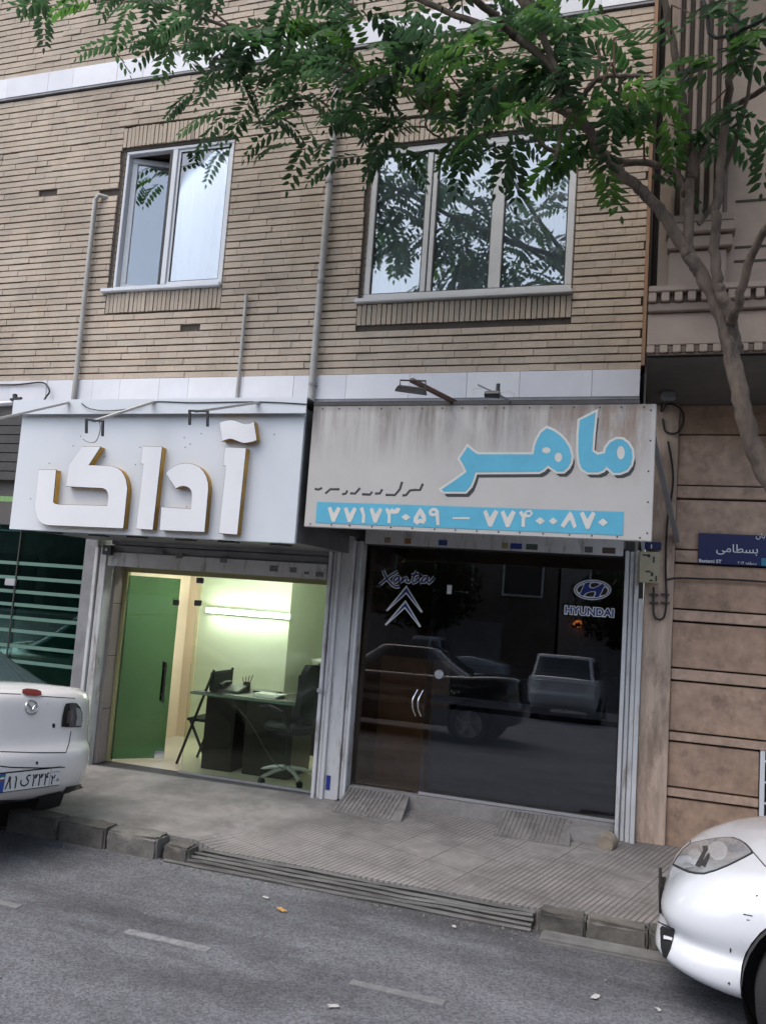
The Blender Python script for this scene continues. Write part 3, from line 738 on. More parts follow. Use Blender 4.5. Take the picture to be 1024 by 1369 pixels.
# ---- leftmost shop: teal glass with pale stripes
b = B(); b.box(-7.9, -4.80, FY+.09, FY+.10, .12, 2.55); tg = b.build('glass_front', M['tealglass'], bb, label='dark teal shop glass with pale stripes')
b = B()
for py in (758, 778, 797, 815, 833, 851, 872, 893):
    p = aty(100, py, FY+.089); b.box(-7.9, -4.93, FY+.086, FY+.0885, p.z-.016, p.z+.016)
b.build('stripe', mat('frosted_stripe', (.10,.19,.15), .5), tg)
b = B(); p = aty(15, 778, FY+.08); b.box(p.x-.06, p.x+.06, FY+.06, FY+.0855, p.z-.035, p.z+.03); b.build('lock', M['aluminium'], tg, bevel=.005)
b = B(); p = aty(18, 800, FY+.08); b.box(p.x-.006, p.x+.006, FY+.075, FY+.0855, .12, 2.5); b.build('edge', M['darkmetal'], tg)
b = B(); b.box(-4.9, -4.765, FY-.02, FY+.25, .08, 2.6); b.build('pier', M['greymetal'], bb)
room(-7.9, -4.9, FY+.12, 8.8, .1, 2.6, mat('teal_room', (.05,.17,.14), .9, var=.3), bb)
b = B(); b.box(-7.9, -4.93, FY+.02, FY+.085, 2.42, 2.47); b.build('pale_strip', emit('green_strip', (.45,.75,.35), .25), tg)  # pale green strip with a weak emission of its own
b = B()
for k in range(7): b.box(-8.5, -4.8, FY-.05+.008*k, FY+.0, 2.62+k*.09, 2.70+k*.09)
b.build('shutter_housing', M['darkmetal'], bb, bevel=.004)
b = B(); b.box(XL, -7.9, FY+.02, FY+.3, .1, 3.3); b.build('pier', M['greymetal'], bb)

# ================================================================== signs
SY = 5.20
def rect_px(a, b_, y): return aty(*a, y), aty(*b_, y)
s1 = thing('shop_sign', 'white sign board with four raised white Persian letters with ochre sides', 'shop sign', (-3.6,5.7,2.1))
x0, x1, z0, z1 = -4.785, -2.345, 2.085, 3.02
b = B(); b.box(x0, x1, SY, SY+.03, z0, z1); b.build('panel', M['whitesign'], s1, bevel=.003)
sm_ = mat('sign_side', (.13,.13,.135), .6, var=.3, vscale=4)
for xq in (x1-.012, x0-.002): b = B(); b.box(xq, xq+.014, SY+.031, FY-.03, z0+.01, z1+.02); b.build('side_panel', sm_, s1)
b = B(); b.box(x0, x1, SY+.031, FY-.06, z0+.012, z0+.03)
b.build('soffit', M['greymetal'], s1)
for k in range(6): b = B(); b.box(x0+.1+k*.4, x0+.25+k*.4, SY+.25+.06*(k%2), SY+.32+.06*(k%2), z0+.0, z0+.0115); b.build('soffit_plate', M['darkmetal'], s1)
b = B(); b.box(x0-.055, x1+.03, SY-.055, SY-.047, z1-.03, z1+.085); b.hexa([(x0-.055,SY-.0465,z1+.08),(x1+.03,SY-.0465,z1+.08),(x1+.03,FY-.03,z1+.14),(x0-.055,FY-.03,z1+.14)],[(x0-.055,SY-.0465,z1+.088),(x1+.03,SY-.0465,z1+.088),(x1+.03,FY-.03,z1+.148),(x0-.055,FY-.03,z1+.148)])
b.build('hood', M['whitesign'], s1, bevel=.002)
scr = B()
for k in range(24):
    px, py = random.uniform(40, 385), random.uniform(575, 700); p = aty(px, py, SY)
    scr.lathe([(.0,-.003),(.004,-.002),(.005,.001)], (p.x, SY, p.z), n=8)
scr.build('screw', M['darkmetal'], s1, smooth=True)
LD = .055; LY = SY-LD-.003
oA, sA = (40,550), 6.4; oB, sB = (170,550), 5.389
kaf = [(75,497),(222,500),(197,775),(212,790),(245,797),(660,808),(672,725),(665,690),(650,668),(620,655),(310,640),(330,462),(445,300),(603,303),(500,460),(660,465),(705,470),(745,483),(780,510),(805,548),(822,592),(832,660),(797,1000),(150,972),(108,960),(75,935),(55,895),(43,845),(43,790)]
alef = [(112,250),(250,255),(183,852),(64,845),(118,378),(98,375)]
dal = [(280,445),(300,422),(330,400),(365,383),(400,375),(440,374),(480,382),(520,402),(548,432),(568,468),(580,510),(583,560),(556,868),(235,855),(247,690),(460,703),(467,600),(463,572),(450,553),(430,541),(405,536),(375,541),(350,555)]
alef2 = [(705,258),(855,265),(792,887),(660,877),(712,392),(692,388)]
madda = [(665,80),(700,68),(740,62),(770,65),(800,74),(830,86),(855,91),(885,88),(912,72),(932,205),(905,216),(880,222),(845,226),(815,220),(785,207),(755,197),(735,196),(710,202),(683,213)]
for nm, poly, o_, s_ in (('kaf',kaf,oA,sA),('alef',alef,oB,sB),('dal',dal,oB,sB),('long alef',alef2,oB,sB),('madda',madda,oB,sB)):
    q = xz(poly, LY, o_, s_)
    lo = flat('letter', [q], LY+.003, LD, M['ochre'], s1)
    flat('letter_face', [q], LY, .003, M['letter'], lo, offset=.0)
    flat('letter_rim', [q], LY+.0025, .004, M['darkmetal'], lo, offset=.003)

s2 = thing('shop_sign', 'weathered beige sign board with blue Persian name and phone number strip', 'shop sign', (-1.2,5.7,2.2))
x0, x1, z0, z1 = -2.285, -.005, 2.205, 3.055
b = B(); b.box(x0, x1, SY, SY+.05, z0, z1); b.build('panel', M['beigesign'], s2, bevel=.004)
b = B(); b.box(x0, x1, SY+.051, FY-.12, z1-.06, z1-.02); b.box(x0+.01, x0+.04, SY+.051, FY-.08, z0+.02, z1-.1); b.build('frame', M['darkmetal'], s2)
b = B(); b.box(x0-.0, x1-.1, SY-.0, SY+.06, z1+.002, z1+.028); b.box(x0, x1-.15, SY+.4, SY+.44, z1+.0, z1+.045); b.build('top_bar', M['darkmetal'], s2)
a_ = aty(905, 722, FY-.01); b = B(); b.bar((a_.x, FY-.03, a_.z), (-.035, SY+.07, 2.92), .055, .03, up=(1,0,0)); b.build('strut', M['greymetal'], s2, bevel=.003)
scr = B()
for k in range(16):
    for zz in (z0+.02, z1-.02): scr.lathe([(.0,-.004),(.005,-.003),(.006,.001)], (x0+.06+k*(x1-x0-.12)/15+.01*G(), SY, zz), n=8)
for k in range(5): scr.lathe([(.0,-.004),(.005,-.003),(.006,.001)], (x1-.03+.004*G(), SY, z0+.05+k*.19), n=8)
scr.build('screw', M['darkmetal'], s2, smooth=True)
oM, sM = (580,540), 3.413
har = [(35,390),(95,350),(150,310),(135,278),(118,250),(155,195),(178,215),(200,230),(455,230),(460,195),(470,165),(490,130),(515,110),(545,122),(575,143),(600,170),(618,200),(628,240),(624,268),(612,290),(592,308),(560,308),(520,280),(500,300),(480,310),(190,312),(182,340),(168,375),(145,400),(45,400)]
ma_ = [(665,75),(738,38),(728,130),(722,215),(745,232),(780,225),(786,200),(805,175),(835,160),(862,162),(885,180),(902,208),(906,245),(898,278),(880,302),(850,314),(820,315),(788,285),(772,303),(750,312),(700,312),(675,295),(664,268),(659,210),(660,140)]
holes = [ell(513,211,20,14,16), ell(568,243,17,22,16), ell(853,222,18,31,16)]
def sh(p, dx, dy): return [(a+dx, b_+dy) for a, b_ in p]
flat('letter_shadow', [xz(sh(p_,15,24), SY, oM, sM) for p_ in (har, ma_)], SY-.0012, .001, M['shadowblack'], s2)
flat('letter_border', [xz(p_, SY, oM, sM) for p_ in (har, ma_)], SY-.0026, .0012, M['ghost'], s2, offset=.014)
flat('letter', [xz(p_, SY, oM, sM) for p_ in [har, ma_]+holes], SY-.0042, .0014, M['blue'], s2)
oS, sS = (410,610), 6.02
sub = [[(65,262),(95,268),(125,255)],[(150,300),(190,265),(265,265)],[(285,305),(315,300),(328,275)],[(350,298),(390,300),(430,255)],[(445,305),(510,308),(527,285)],[(550,300),(590,298),(608,265)],[(635,310),(710,312),(750,265),(768,205)],[(770,315),(800,312),(830,275),(870,270),(912,272),(935,220)]]
strokes_mesh([xz(l_, SY, oS, sS) for l_ in sub], SY, .0085, .0014).build('faded_lettering', M['shadowblack'], s2, smooth=True)
bq = xz([(424,673),(834,682),(833,712),(419,702)], SY)
bx0, bx1 = bq[0][0], bq[1][0]; bz0, bz1 = (bq[2][1]+bq[3][1])/2, (bq[0][1]+bq[1][1])/2
b = B(); b.box(bx0, bx1, SY-.003, SY-.0005, bz0, bz1); b.build('number_strip', M['blue'], s2)
oD, sD = (420,665), 4.655; oE, sE = (620,665), 4.452
seven = [(86,66),(106,58),(122,100),(148,58),(167,70),(130,152),(111,152)]
three = [(443,76),(455,64),(470,80),(485,68),(500,78),(518,64),(540,70),(524,100),(492,104),(478,100),(476,162),(457,160),(460,112)]
digs = [seven, sh(seven,100,3), [(285,70),(305,58),(319,110),(316,158),(297,158),(300,110)], sh(seven,260,6), three, [(543,122),(572,103),(600,125),(572,145)],
 [(660,63),(678,85),(695,115),(697,145),(682,168),(660,158),(640,170),(618,152),(622,125),(642,92)], [(735,66),(760,66),(777,85),(780,172),(763,174),(756,116),(730,119),(713,102),(717,80)], [(862,124),(968,124),(968,136),(862,136)]]
dh = [[(659,106),(676,138),(660,133),(643,140)], ell(744,92,11,8,10)]
sev2 = [(116,86),(136,74),(155,120),(185,74),(207,86),(168,174),(148,174)]
digs2 = [sev2, sh(sev2,104,3), [(328,92),(345,78),(357,98),(370,80),(398,74),(413,95),(396,117),(366,120),(364,177),(344,174),(345,117)], [(426,140),(455,118),(484,140),(455,162)], [(506,142),(532,120),(560,142),(532,162)],
 [(632,83),(648,100),(672,172),(655,187),(632,132),(597,182),(576,168),(613,110)], [(691,96),(712,84),(735,130),(765,84),(785,98),(747,187),(727,187)], [(798,148),(828,125),(858,150),(828,172)]]
dh2 = [ell(386,96,14,9,10)]
flat('phone_number', [xz(p_, SY, oD, sD) for p_ in digs+dh] + [xz(p_, SY, oE, sE) for p_ in digs2+dh2], SY-.0048, .0015, M['ghost'], s2)

# ================================================================== stone building on the right
sbd = thing('stone_building', 'tan stone building with fluted pilaster and dentilled balcony beside the brick house', 'building', (2.5,7,.2))
b = B(); b.box(-.048, .155, FY-.015, FY+.28, .10, 3.325); b.build('pilaster', M['pink'], sbd, bevel=.006)
b = B(); b.box(.156, 8, FY+.075, FY+.3, .1, 3.325); b.build('groove_wall', M['groove'], sbd)
b = B()
zc = [(.10,.50),(.515,.57),(.582,.885),(.90,.955),(.967,1.31),(1.325,1.40),(1.412,1.73),(1.745,1.82),(1.832,2.15),(2.165,2.25),(2.262,2.62),(2.635,2.72),(2.732,3.1),(3.11,3.325)]
for k, (a_, c_) in enumerate(zc):
    wide = c_-a_ > .12
    g = random.uniform(.9, 1.1)
    segs = [(.158,.745)] if c_ < .9 else [(.158, 1.35), (1.353, 2.5)]
    segs += [(2.503, 5), (5.003, 8)]
    for s0, s1 in segs:
        g = random.uniform(.88, 1.12) if wide else random.uniform(1.05, 1.25)
        b.box(s0, s1, FY+(.03 if wide else .012)-.0, FY+.078, a_, c_, c=(g, g*.98, g*.96))
b.build('cladding', M['panel'], sbd, bevel=.004)
b = B(); frame_bars(b, .752, 2.4, .12, .95, FY+.02, FY+.06, .03)
for k in range(12): b.box(.80+k*.13, .812+k*.13, FY+.03, FY+.05, .15, .92)
for k in range(5): b.box(.78, 2.37, FY+.031, FY+.049, .26+k*.14, .272+k*.14)
b.build('grille', M['white'], sbd)
b = B(); b.box(.75, 2.42, FY+.0601, FY+.074, .12, .95); b.build('opening', M['dark'], sbd)
# balcony slab / first floor bay
BY = 5.13
bx = -.075
b = B(); b.box(bx, 8, BY, 9, 3.335, 3.70); b.build('bay_floor', M['tan'], sbd)
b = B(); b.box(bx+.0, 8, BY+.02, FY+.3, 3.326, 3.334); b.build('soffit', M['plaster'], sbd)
def dentils(z0, z1, y, dep, pit, ww, pr):
    q = B(); x = bx
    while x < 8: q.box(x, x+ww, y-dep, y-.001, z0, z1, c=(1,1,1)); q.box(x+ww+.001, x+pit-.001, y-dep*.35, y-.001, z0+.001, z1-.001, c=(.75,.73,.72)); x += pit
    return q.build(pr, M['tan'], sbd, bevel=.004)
def pz(py, px=950): return aty(px, py, BY).z
zA = [pz(v) for v in (470, 458, 447, 417, 405, 393, 384)]
b = B()
for (z_0, z_1, d) in ((3.70-.365+.002, zA[1], 0),):
    pass
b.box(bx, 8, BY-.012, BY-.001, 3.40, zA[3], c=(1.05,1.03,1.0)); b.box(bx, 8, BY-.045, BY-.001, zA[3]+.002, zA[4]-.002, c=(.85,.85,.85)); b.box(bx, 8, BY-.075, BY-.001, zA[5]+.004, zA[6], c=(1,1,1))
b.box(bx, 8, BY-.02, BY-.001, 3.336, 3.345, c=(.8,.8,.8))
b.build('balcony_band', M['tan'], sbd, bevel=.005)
dentils(zA[4]+.001, zA[5]+.002, BY, .07, .075, .046, 'dentil_course'); dentils(3.348, 3.395, BY, .03, .075, .046, 'dentil_course')
# upper bay wall, fluted pilaster
UY = BY+.06
zU = zA[6]-.02
b = B()
b.box(-.03, 8, UY+.05, 9, zU, 9.5, c=(1,1,1)); b.build('bay_wall', M['tan'], sbd)
pxl = lambda px, py, y=UY: aty(px, py, y).x
xa, xb = aty(893, 370, UY).x, aty(970, 370, UY).x
ped = B()
ped.box(xa, xb, UY-.02, UY+.049, zU, pz(330), c=(1.05,1.03,1))
ped.box(xa-.01, xb+.03, UY-.05, UY+.049, pz(328), pz(312), c=(1,1,1)); ped.box(xa-.02, xb+.045, UY-.08, UY+.049, pz(310), pz(297), c=(1,1,1)); ped.box(xa-.01, xb+.035, UY-.06, UY+.049, pz(295), pz(284), c=(.95,.95,.95))
ped.build('pedestal', M['tan'], sbd, bevel=.006)
fl = B(); n = 6; w_ = (xb-xa)/n
for k in range(n):
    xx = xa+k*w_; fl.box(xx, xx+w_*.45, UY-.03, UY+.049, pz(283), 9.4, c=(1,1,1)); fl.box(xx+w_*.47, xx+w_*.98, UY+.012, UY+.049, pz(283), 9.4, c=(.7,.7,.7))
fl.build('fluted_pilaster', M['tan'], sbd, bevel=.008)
b = B()
for zz in (pz(262), pz(343), pz(324)): b.box(xb+.05, 8, UY+.046, UY+.0495, zz, zz+.014)
b.build('groove', M['groove'], sbd)
b = B(); b.box(.02, .12, 5.9, 5.98, 3.27, 3.325); b.build('soffit_lamp', M['greymetal'], sbd, bevel=.01)
b = B(); b.box(-.10, .6, FY+.21, FY+.3, 3.3, 9.5); b.box(-.10, -.085, FY+.0, FY+.2, 2.25, 9.5); b.build('joint_wall', M['plaster'], sbd)

# ================================================================== pipes, lamps, cables on the facade
def pipe(name, label, px, pts, r):
    o = B().tube(pts, r, 10).build(name, M['pipe'], smooth=True); return tag(o, label, 'pipe', 'pipes on the brick facade')
pipe('drainpipe', 'grey pipe with a bent top left of the open sash window', 0, [(-5.10,FY+.01,5.40),(-5.16,FY-.045,5.405),(-5.19,FY-.05,5.36),(-5.19,FY-.05,4.6),(-5.185,FY-.05,3.3)], .023)
pipe('drainpipe', 'short thin pale pipe ending below the left window corner', 0, [(-3.48,FY-.04,4.33),(-3.482,FY-.04,3.3)], .016)
dp = pipe('drainpipe', 'tall grey drainpipe running up between the two windows', 0, [(-2.755,FY-.06,9.0),(-2.76,FY-.06,5.5),(-2.772,FY-.06,3.9),(-2.775,FY-.06,2.6)], .03)
for zz in (3.5, 4.4, 5.3, 6.2): b = B(); b.lathe([(.031,-.012),(.036,-.012),(.036,.012),(.031,.012)], (-2.765, FY-.06, zz), ax=(0,0,1), n=12); b.build('bracket', M['greymetal'], dp, smooth=True)
# floodlight on arm above the beige sign
fl_ = thing('floodlight', 'black floodlight on a rusty arm above the beige sign', 'floodlight', (-1.6,4.9,3.05))
ly = 4.75
def q3(px, py, y=ly): return aty(px, py, y)
c_ = q3(549, 523); b = B(); b.hexa([q3(527,523), q3(571,529), q3(568,521,ly-.14), q3(531,517,ly-.14)], [q3(530,517), q3(570,522), q3(566,518,ly-.12), q3(533,514,ly-.12)]); b.build('lamp_head', M['black'], fl_, bevel=.004)
b = B(); b.tube([q3(535,520), q3(535,508), q3(569,509), q3(569,522)], .006, 6); b.build('yoke', M['black'], fl_, smooth=True)
b = B(); b.bar(q3(550,508,ly), q3(609,538,SY+.05), .028, .028); b.build('arm', M['rust'], fl_, bevel=.003)
# broken lamp holder
br_ = thing('lamp_bracket', 'broken lamp holder with loose wires right of the floodlight', 'lamp bracket', (-1.1,5,3.1)); y = 5.0
b = B(); b.tube([q3(648,527,y), q3(668,527,y)], [.02,.026], 8); b.tube([q3(666,513,y), q3(665,530,y)], .013, 8); b.build('socket', M['black'], br_, smooth=True)
b = B(); b.tube([q3(639,514,y), q3(660,524,y), q3(682,536,SY)], .007, 6); b.build('arm', M['greymetal'], br_, smooth=True)
b = B(); b.tube([q3(633,526,y), q3(632,520,y), q3(645,518,y), q3(660,522,y)], .0025, 5); b.tube([q3(666,526,y), q3(680,523,y), q3(689,527,y), q3(684,532,y)], .0025, 5); b.build('wire', M['whitecable'], br_, smooth=True)
# lamp arms over the white sign: pale arm, two black prongs
def lamp_arm(label, a, c, pr, y0=4.55):
    t = thing('sign_lamp', label, 'lamp arm', (aty(*a, SY).x, 5, 3.0), 'lamp arms over the white sign')
    b = B(); b.bar(aty(*a, SY-.06), aty(*c, y0), .03, .016); b.build('arm', M['greymetal'] if False else M['whitecable'], t, bevel=.002)
    b = B()
    for (p0, p1) in pr: b.bar(aty(*p0, y0), aty(*p1, y0), .014, .014, up=(1,0,0))
    if len(pr) > 1: b.bar(aty(pr[0][0][0], pr[0][0][1]+1, y0), aty(pr[1][0][0], pr[1][0][1]+1, y0), .012, .012)
    b.build('prong', M['black'], t)
lamp_arm('lamp arm with two black prongs above the leftmost big letter', (205,537), (125,563), [((115.5,560),(115.5,579)),((137.5,562),(137,583))])
lamp_arm('lamp arm with two black prongs left of the tallest letter', (345,538), (262,550), [((253.5,548),(253.5,568)),((277.5,549),(277.5,570))])
lamp_arm('long lamp arm reaching past the white sign towards the photo edge', (92,538), (-12,562), [((-12,560),(-12,575))])
# cables
def cable(label, pts, r, m=None):
    pp = [Vector(p) for p in pts]; out = []
    for i in range(len(pp)-1):
        p0, p1, p2, p3 = pp[max(i-1,0)], pp[i], pp[i+1], pp[min(i+2, len(pp)-1)]
        for k in range(6):
            t = k/6; out.append(.5*((2*p1)+(p2-p0)*t+(2*p0-5*p1+4*p2-p3)*t*t+(3*p1-p0-3*p2+p3)*t**3))
    out.append(pp[-1])
    return tag(B().tube(out, r, 6).build('cable', m or M['cable'], smooth=True), label, 'cable')
cable('thin cable sagging along the white sign hood', [aty(109,539,SY-.06), aty(120,546,SY-.07), aty(145,549,SY-.07), aty(180,545,SY-.07), aty(205,537,SY-.06), aty(260,538,SY-.06), aty(345,537,SY-.06), aty(410,540,SY-.06)], .004)
cable('loose wire hanging in a hook below the left lamp arm', [aty(133,563,4.55), aty(134,575,4.6), aty(128,590,4.62), aty(118,591,4.62), aty(111,587,4.62)], .003, M['greymetal'])
cable('black cable running along the pale stone band at the left edge', [aty(-30,514,FY-.04), aty(20,514,FY-.04), aty(55,511,FY-.05), aty(64,517,FY-.06), aty(66,524,FY-.06), aty(62,530,FY-.06), aty(57,538,FY-.06)], .008)
cable('overhead cable crossing the top right corner', [(.05,4.9,5.93), aty(940,0,4.6), aty(1024,24,4.3), (2.4,2.4,4.9)], .010)
cable('black cable looped on the dark wall beside the beige sign', [aty(884,505,FY-.02), aty(886,530,FY-.03), aty(884,550,FY-.03), aty(893,540,FY-.05), aty(908,545,FY-.05), aty(914,560,FY-.05), aty(906,578,FY-.05), aty(890,577,FY-.04), aty(886,560,FY-.03)], .008)
cable('dark cable falling behind the sign strut to the hanging loop', [aty(893,590,FY-.03), aty(900,640,FY-.03), aty(892,700,FY-.03), aty(890,760,FY-.03), aty(891,800,FY-.035), aty(888,824,FY-.035), aty(880,828,FY-.035), aty(874,820,FY-.035), aty(874,785,FY-.035)], .008)
cable('dark cable running right below the street sign', [aty(889,776,FY-.03), aty(905,773,FY-.01), aty(940,774,FY-.006), aty(1024,778,FY-.006), (2.5,FY-.006,2.02)], .008)
# cable clips
b = B()
for py in (795, 806):
    for px in (874, 889): p = aty(px, py, FY-.04); b.box(p.x-.03, p.x+.03, FY-.046, FY-.016, p.z-.006, p.z+.006)
tag(b.build('cable_clip', M['darkmetal']), 'dark clips holding the hanging cable loop on the stone pier', 'clip')
# terminal box
tb = thing('terminal_box', 'dirty beige metal terminal box on the stone pier below the beige sign', 'terminal box', (-.03,FY-.08,2.0))
p0, p1 = aty(855,737,FY-.1), aty(881,780,FY-.1)
b = B(); b.box(p0.x, p1.x, FY-.10, FY-.016, p1.z, p0.z); b.build('case', M['yellow'], tb, bevel=.006)
b = B()
for (px, py, w_, h_) in ((859,741,8,2),(866,741,3,4),(873,744,2,8),(863,763,6,2),(870,765,3,5),(876,770,2,7),(868,775,4,2)):
    p = aty(px, py, FY-.101); b.box(p.x, p.x+w_*.0056, FY-.1025, FY-.0995, p.z-h_*.0056, p.z)
b.build('marking', M['shadowblack'], tb)
np_ = thing('house_number_plate', 'small navy number plate above the beige terminal box', 'number plate', (0,FY-.05,2.28))
p0, p1 = aty(862,724,FY-.05), aty(884,736,FY-.05)
b = B(); b.box(p0.x, p1.x, FY-.052, FY-.04, p1.z, p0.z); b.build('plate', M['navy'], np_, bevel=.002)
b = B(); c_ = aty(871,731,FY-.05); b.box(c_.x-.005, c_.x+.003, FY-.0545, FY-.0515, c_.z-.014, c_.z+.016); b.build('digit', M['white'], np_)
b = B(); b.bar((-.03,FY-.046,2.25),(-.03,FY-.016,2.25),.02,.02); b.build('bracket', M['darkmetal'], np_)
# street sign
ss = thing('street_sign', 'navy blue street name sign on the brown stone wall', 'street sign', (.65,FY,2.27))
p0, p1 = aty(934,712.5,FY), aty(933,753,FY); SX1 = .98
b = B(); b.box(p0.x, SX1, FY-.004, FY+.01, p1.z, p0.z); b.build('plate', M['navy'], ss, bevel=.003)
b = B(); q0 = aty(1018,746,FY-.005); b.box(q0.x, SX1-.01, FY-.0062, FY-.0045, p1.z+.004, q0.z); b.build('corner_patch', M['cyan'], ss)
def pform(s): return s
# بسطامی in presentation forms, visual order left to right
name_vis = '\uFEFC' if False else '\uFEF0\uFEE3\uFE8E\uFEC4\uFEB4\uFE91'
t0 = aty(957,741,FY-.005); t1 = aty(1000,741,FY-.005)
font(name_vis, .082, 'name_text', M['white'], ss, (t0.x, FY-.0055, t0.z+.018), depth=.0006)
font('Bastami ST', .034, 'latin_text', M['white'], ss, (p1.x+.004, FY-.0055, p1.z+.008), depth=.0006, bold=.0006)
font('\uFEE5\uFE8E\uFE91\uFE8E\uFEF4\uFEA7', .05, 'small_text', M['white'], ss, (aty(1010,719,FY).x, FY-.0055, aty(1010,719,FY).z), depth=.0006)
font('\u06F2\u06F0\u06F1\u06F4\u0020\uFEEA\uFED8\uFEC4\uFEE8\uFEE3', .028, 'small_text', M['white'], ss, (aty(986,752,FY).x, FY-.0055, p1.z+.008), depth=.0006)

# ---- ramps on the pavement at the right shop
def ramp(label, pa, pb):
    xa, xb = aty(*pa, 6.15).x, aty(*pb, 6.15).x
    b = B(); z_ = zs(xa, 6.1)
    b.hexa([(xa-.03,5.98,z_-.05),(xb-.0,5.98,z_-.05),(xb-.03,FY-.022,z_-.05),(xa,FY-.022,z_-.05)], [(xa-.03,5.98,z_+.004),(xb,5.98,z_+.004),(xb-.03,FY-.022,RZ0-.035),(xa,FY-.022,RZ0-.035)])
    n = 14
    for k in range(n):
        xx = xa+.012+(xb-xa-.05)*k/n; b.bar((xx-.02,5.985,z_+.008),(xx,FY-.03,RZ0-.033),.008,.006)
    tag(b.build('ramp', M['rampcement']), label, 'ramp', 'concrete ramps at the shop step')
ramp('small ribbed concrete ramp at the left end of the shop step', (460,1066), (545,1086)); ramp('small ribbed concrete ramp near the right end of the shop step', (672,1092), (765,1117))
b = B(); b.box(-.50, -.20, 6.12, FY-.024, zs(-.3,6.1)-.02, RZ0-.05); tag(b.build('concrete_block', M['concrete'], bevel=.015), 'rough concrete block under the right end of the dark glass door', 'block')
b = B(); b.lathe([(.0,-.10),(.055,-.10),(.06,-.09),(.06,.0),(.045,.0),(.045,-.08)], (-.21, 6.13, .20), ax=(.3,1,.1), n=16); tag(b.build('drain_pipe_end', mat('rusty_pale', (.25,.21,.16), .8, var=.3, vscale=20), smooth=True), 'stubby rusty pipe end at the foot of the white shutter rail', 'pipe end')

# ================================================================== cars
from mathutils.geometry import delaunay_2d_cdt
def inpoly(p, poly):
    x, y = p; c = False
    for i in range(len(poly)):
        a, b_ = poly[i], poly[i-1]
        if (a[1] > y) != (b_[1] > y) and x < (b_[0]-a[0])*(y-a[1])/(b_[1]-a[1])+a[0]: c = not c
    return c
def hit(bvh, px, py):
    d = ray(px, py).normalized(); r_ = bvh.ray_cast(C0, d)
    return (r_[0], r_[1] if r_[1].dot(d) < 0 else -r_[1]) if r_[0] is not None else (None, None)
def patch(bvh, poly, off, name, m, parent, step=3.0, depth=.004, dense=True):
    """a thin solid piece lying on the body, outlined by rays"""
    P = []
    for i in range(len(poly)):
        a, b_ = poly[i], poly[(i+1) % len(poly)]; n = max(1, int(math.dist(a, b_)/step))
        for k in range(n): P.append((a[0]+(b_[0]-a[0])*k/n, a[1]+(b_[1]-a[1])*k/n))
    ne = len(P); xs = [p[0] for p in P]; ys = [p[1] for p in P]
    x = min(xs)+step/2
    while x < max(xs):
        y = min(ys)+step/2
        while y < max(ys):
            if inpoly((x, y), P) and min(math.dist((x, y), q) for q in P[:ne]) > step*.45: P.append((x, y))
            y += step
        x += step
    res = delaunay_2d_cdt([Vector(p) for p in P], [], [list(range(ne))], 1, 1e-6)
    vs, fs = res[0], res[2]
    b = B(); top = []; bot = []; last = 4.2
    for v in vs:
        p, n = hit(bvh, v.x, v.y)
        if p is None:
            p, n, _, _ = bvh.find_nearest(C0 + ray(v.x, v.y).normalized()*last)
        last = (p-C0).length
        top.append(b.bm.verts.new(p + n*off)); bot.append(b.bm.verts.new(p + n*(off-depth)))
    ed = {}
    for f in fs:
        try: b.bm.faces.new([top[i] for i in f]); b.bm.faces.new([bot[i] for i in f][::-1])
        except ValueError: continue
        for i in range(len(f)):
            e = (f[i], f[i-1]); ed[tuple(sorted(e))] = ed.get(tuple(sorted(e)), 0)+1
    for (i, j), c in ed.items():
        if c == 1:
            try: b.bm.faces.new((top[i], top[j], bot[j], bot[i]))
            except ValueError: pass
    return b.build(name, m, parent, smooth=True, angle=50)
def seam(bvh, pts, r, name, m, parent, off=.0):
    out = []
    for a, b_ in zip(pts, pts[1:]):
        n = max(1, int(math.dist(a, b_)/4))
        for k in range(n):
            p, nn = hit(bvh, a[0]+(b_[0]-a[0])*k/n, a[1]+(b_[1]-a[1])*k/n)
            if p is not None: out.append(p+nn*off)
    p, nn = hit(bvh, *pts[-1])
    if p is not None: out.append(p+nn*off)
    if len(out) < 2: return None
    return B().tube(out, r, 6).build(name, m, parent, smooth=True)

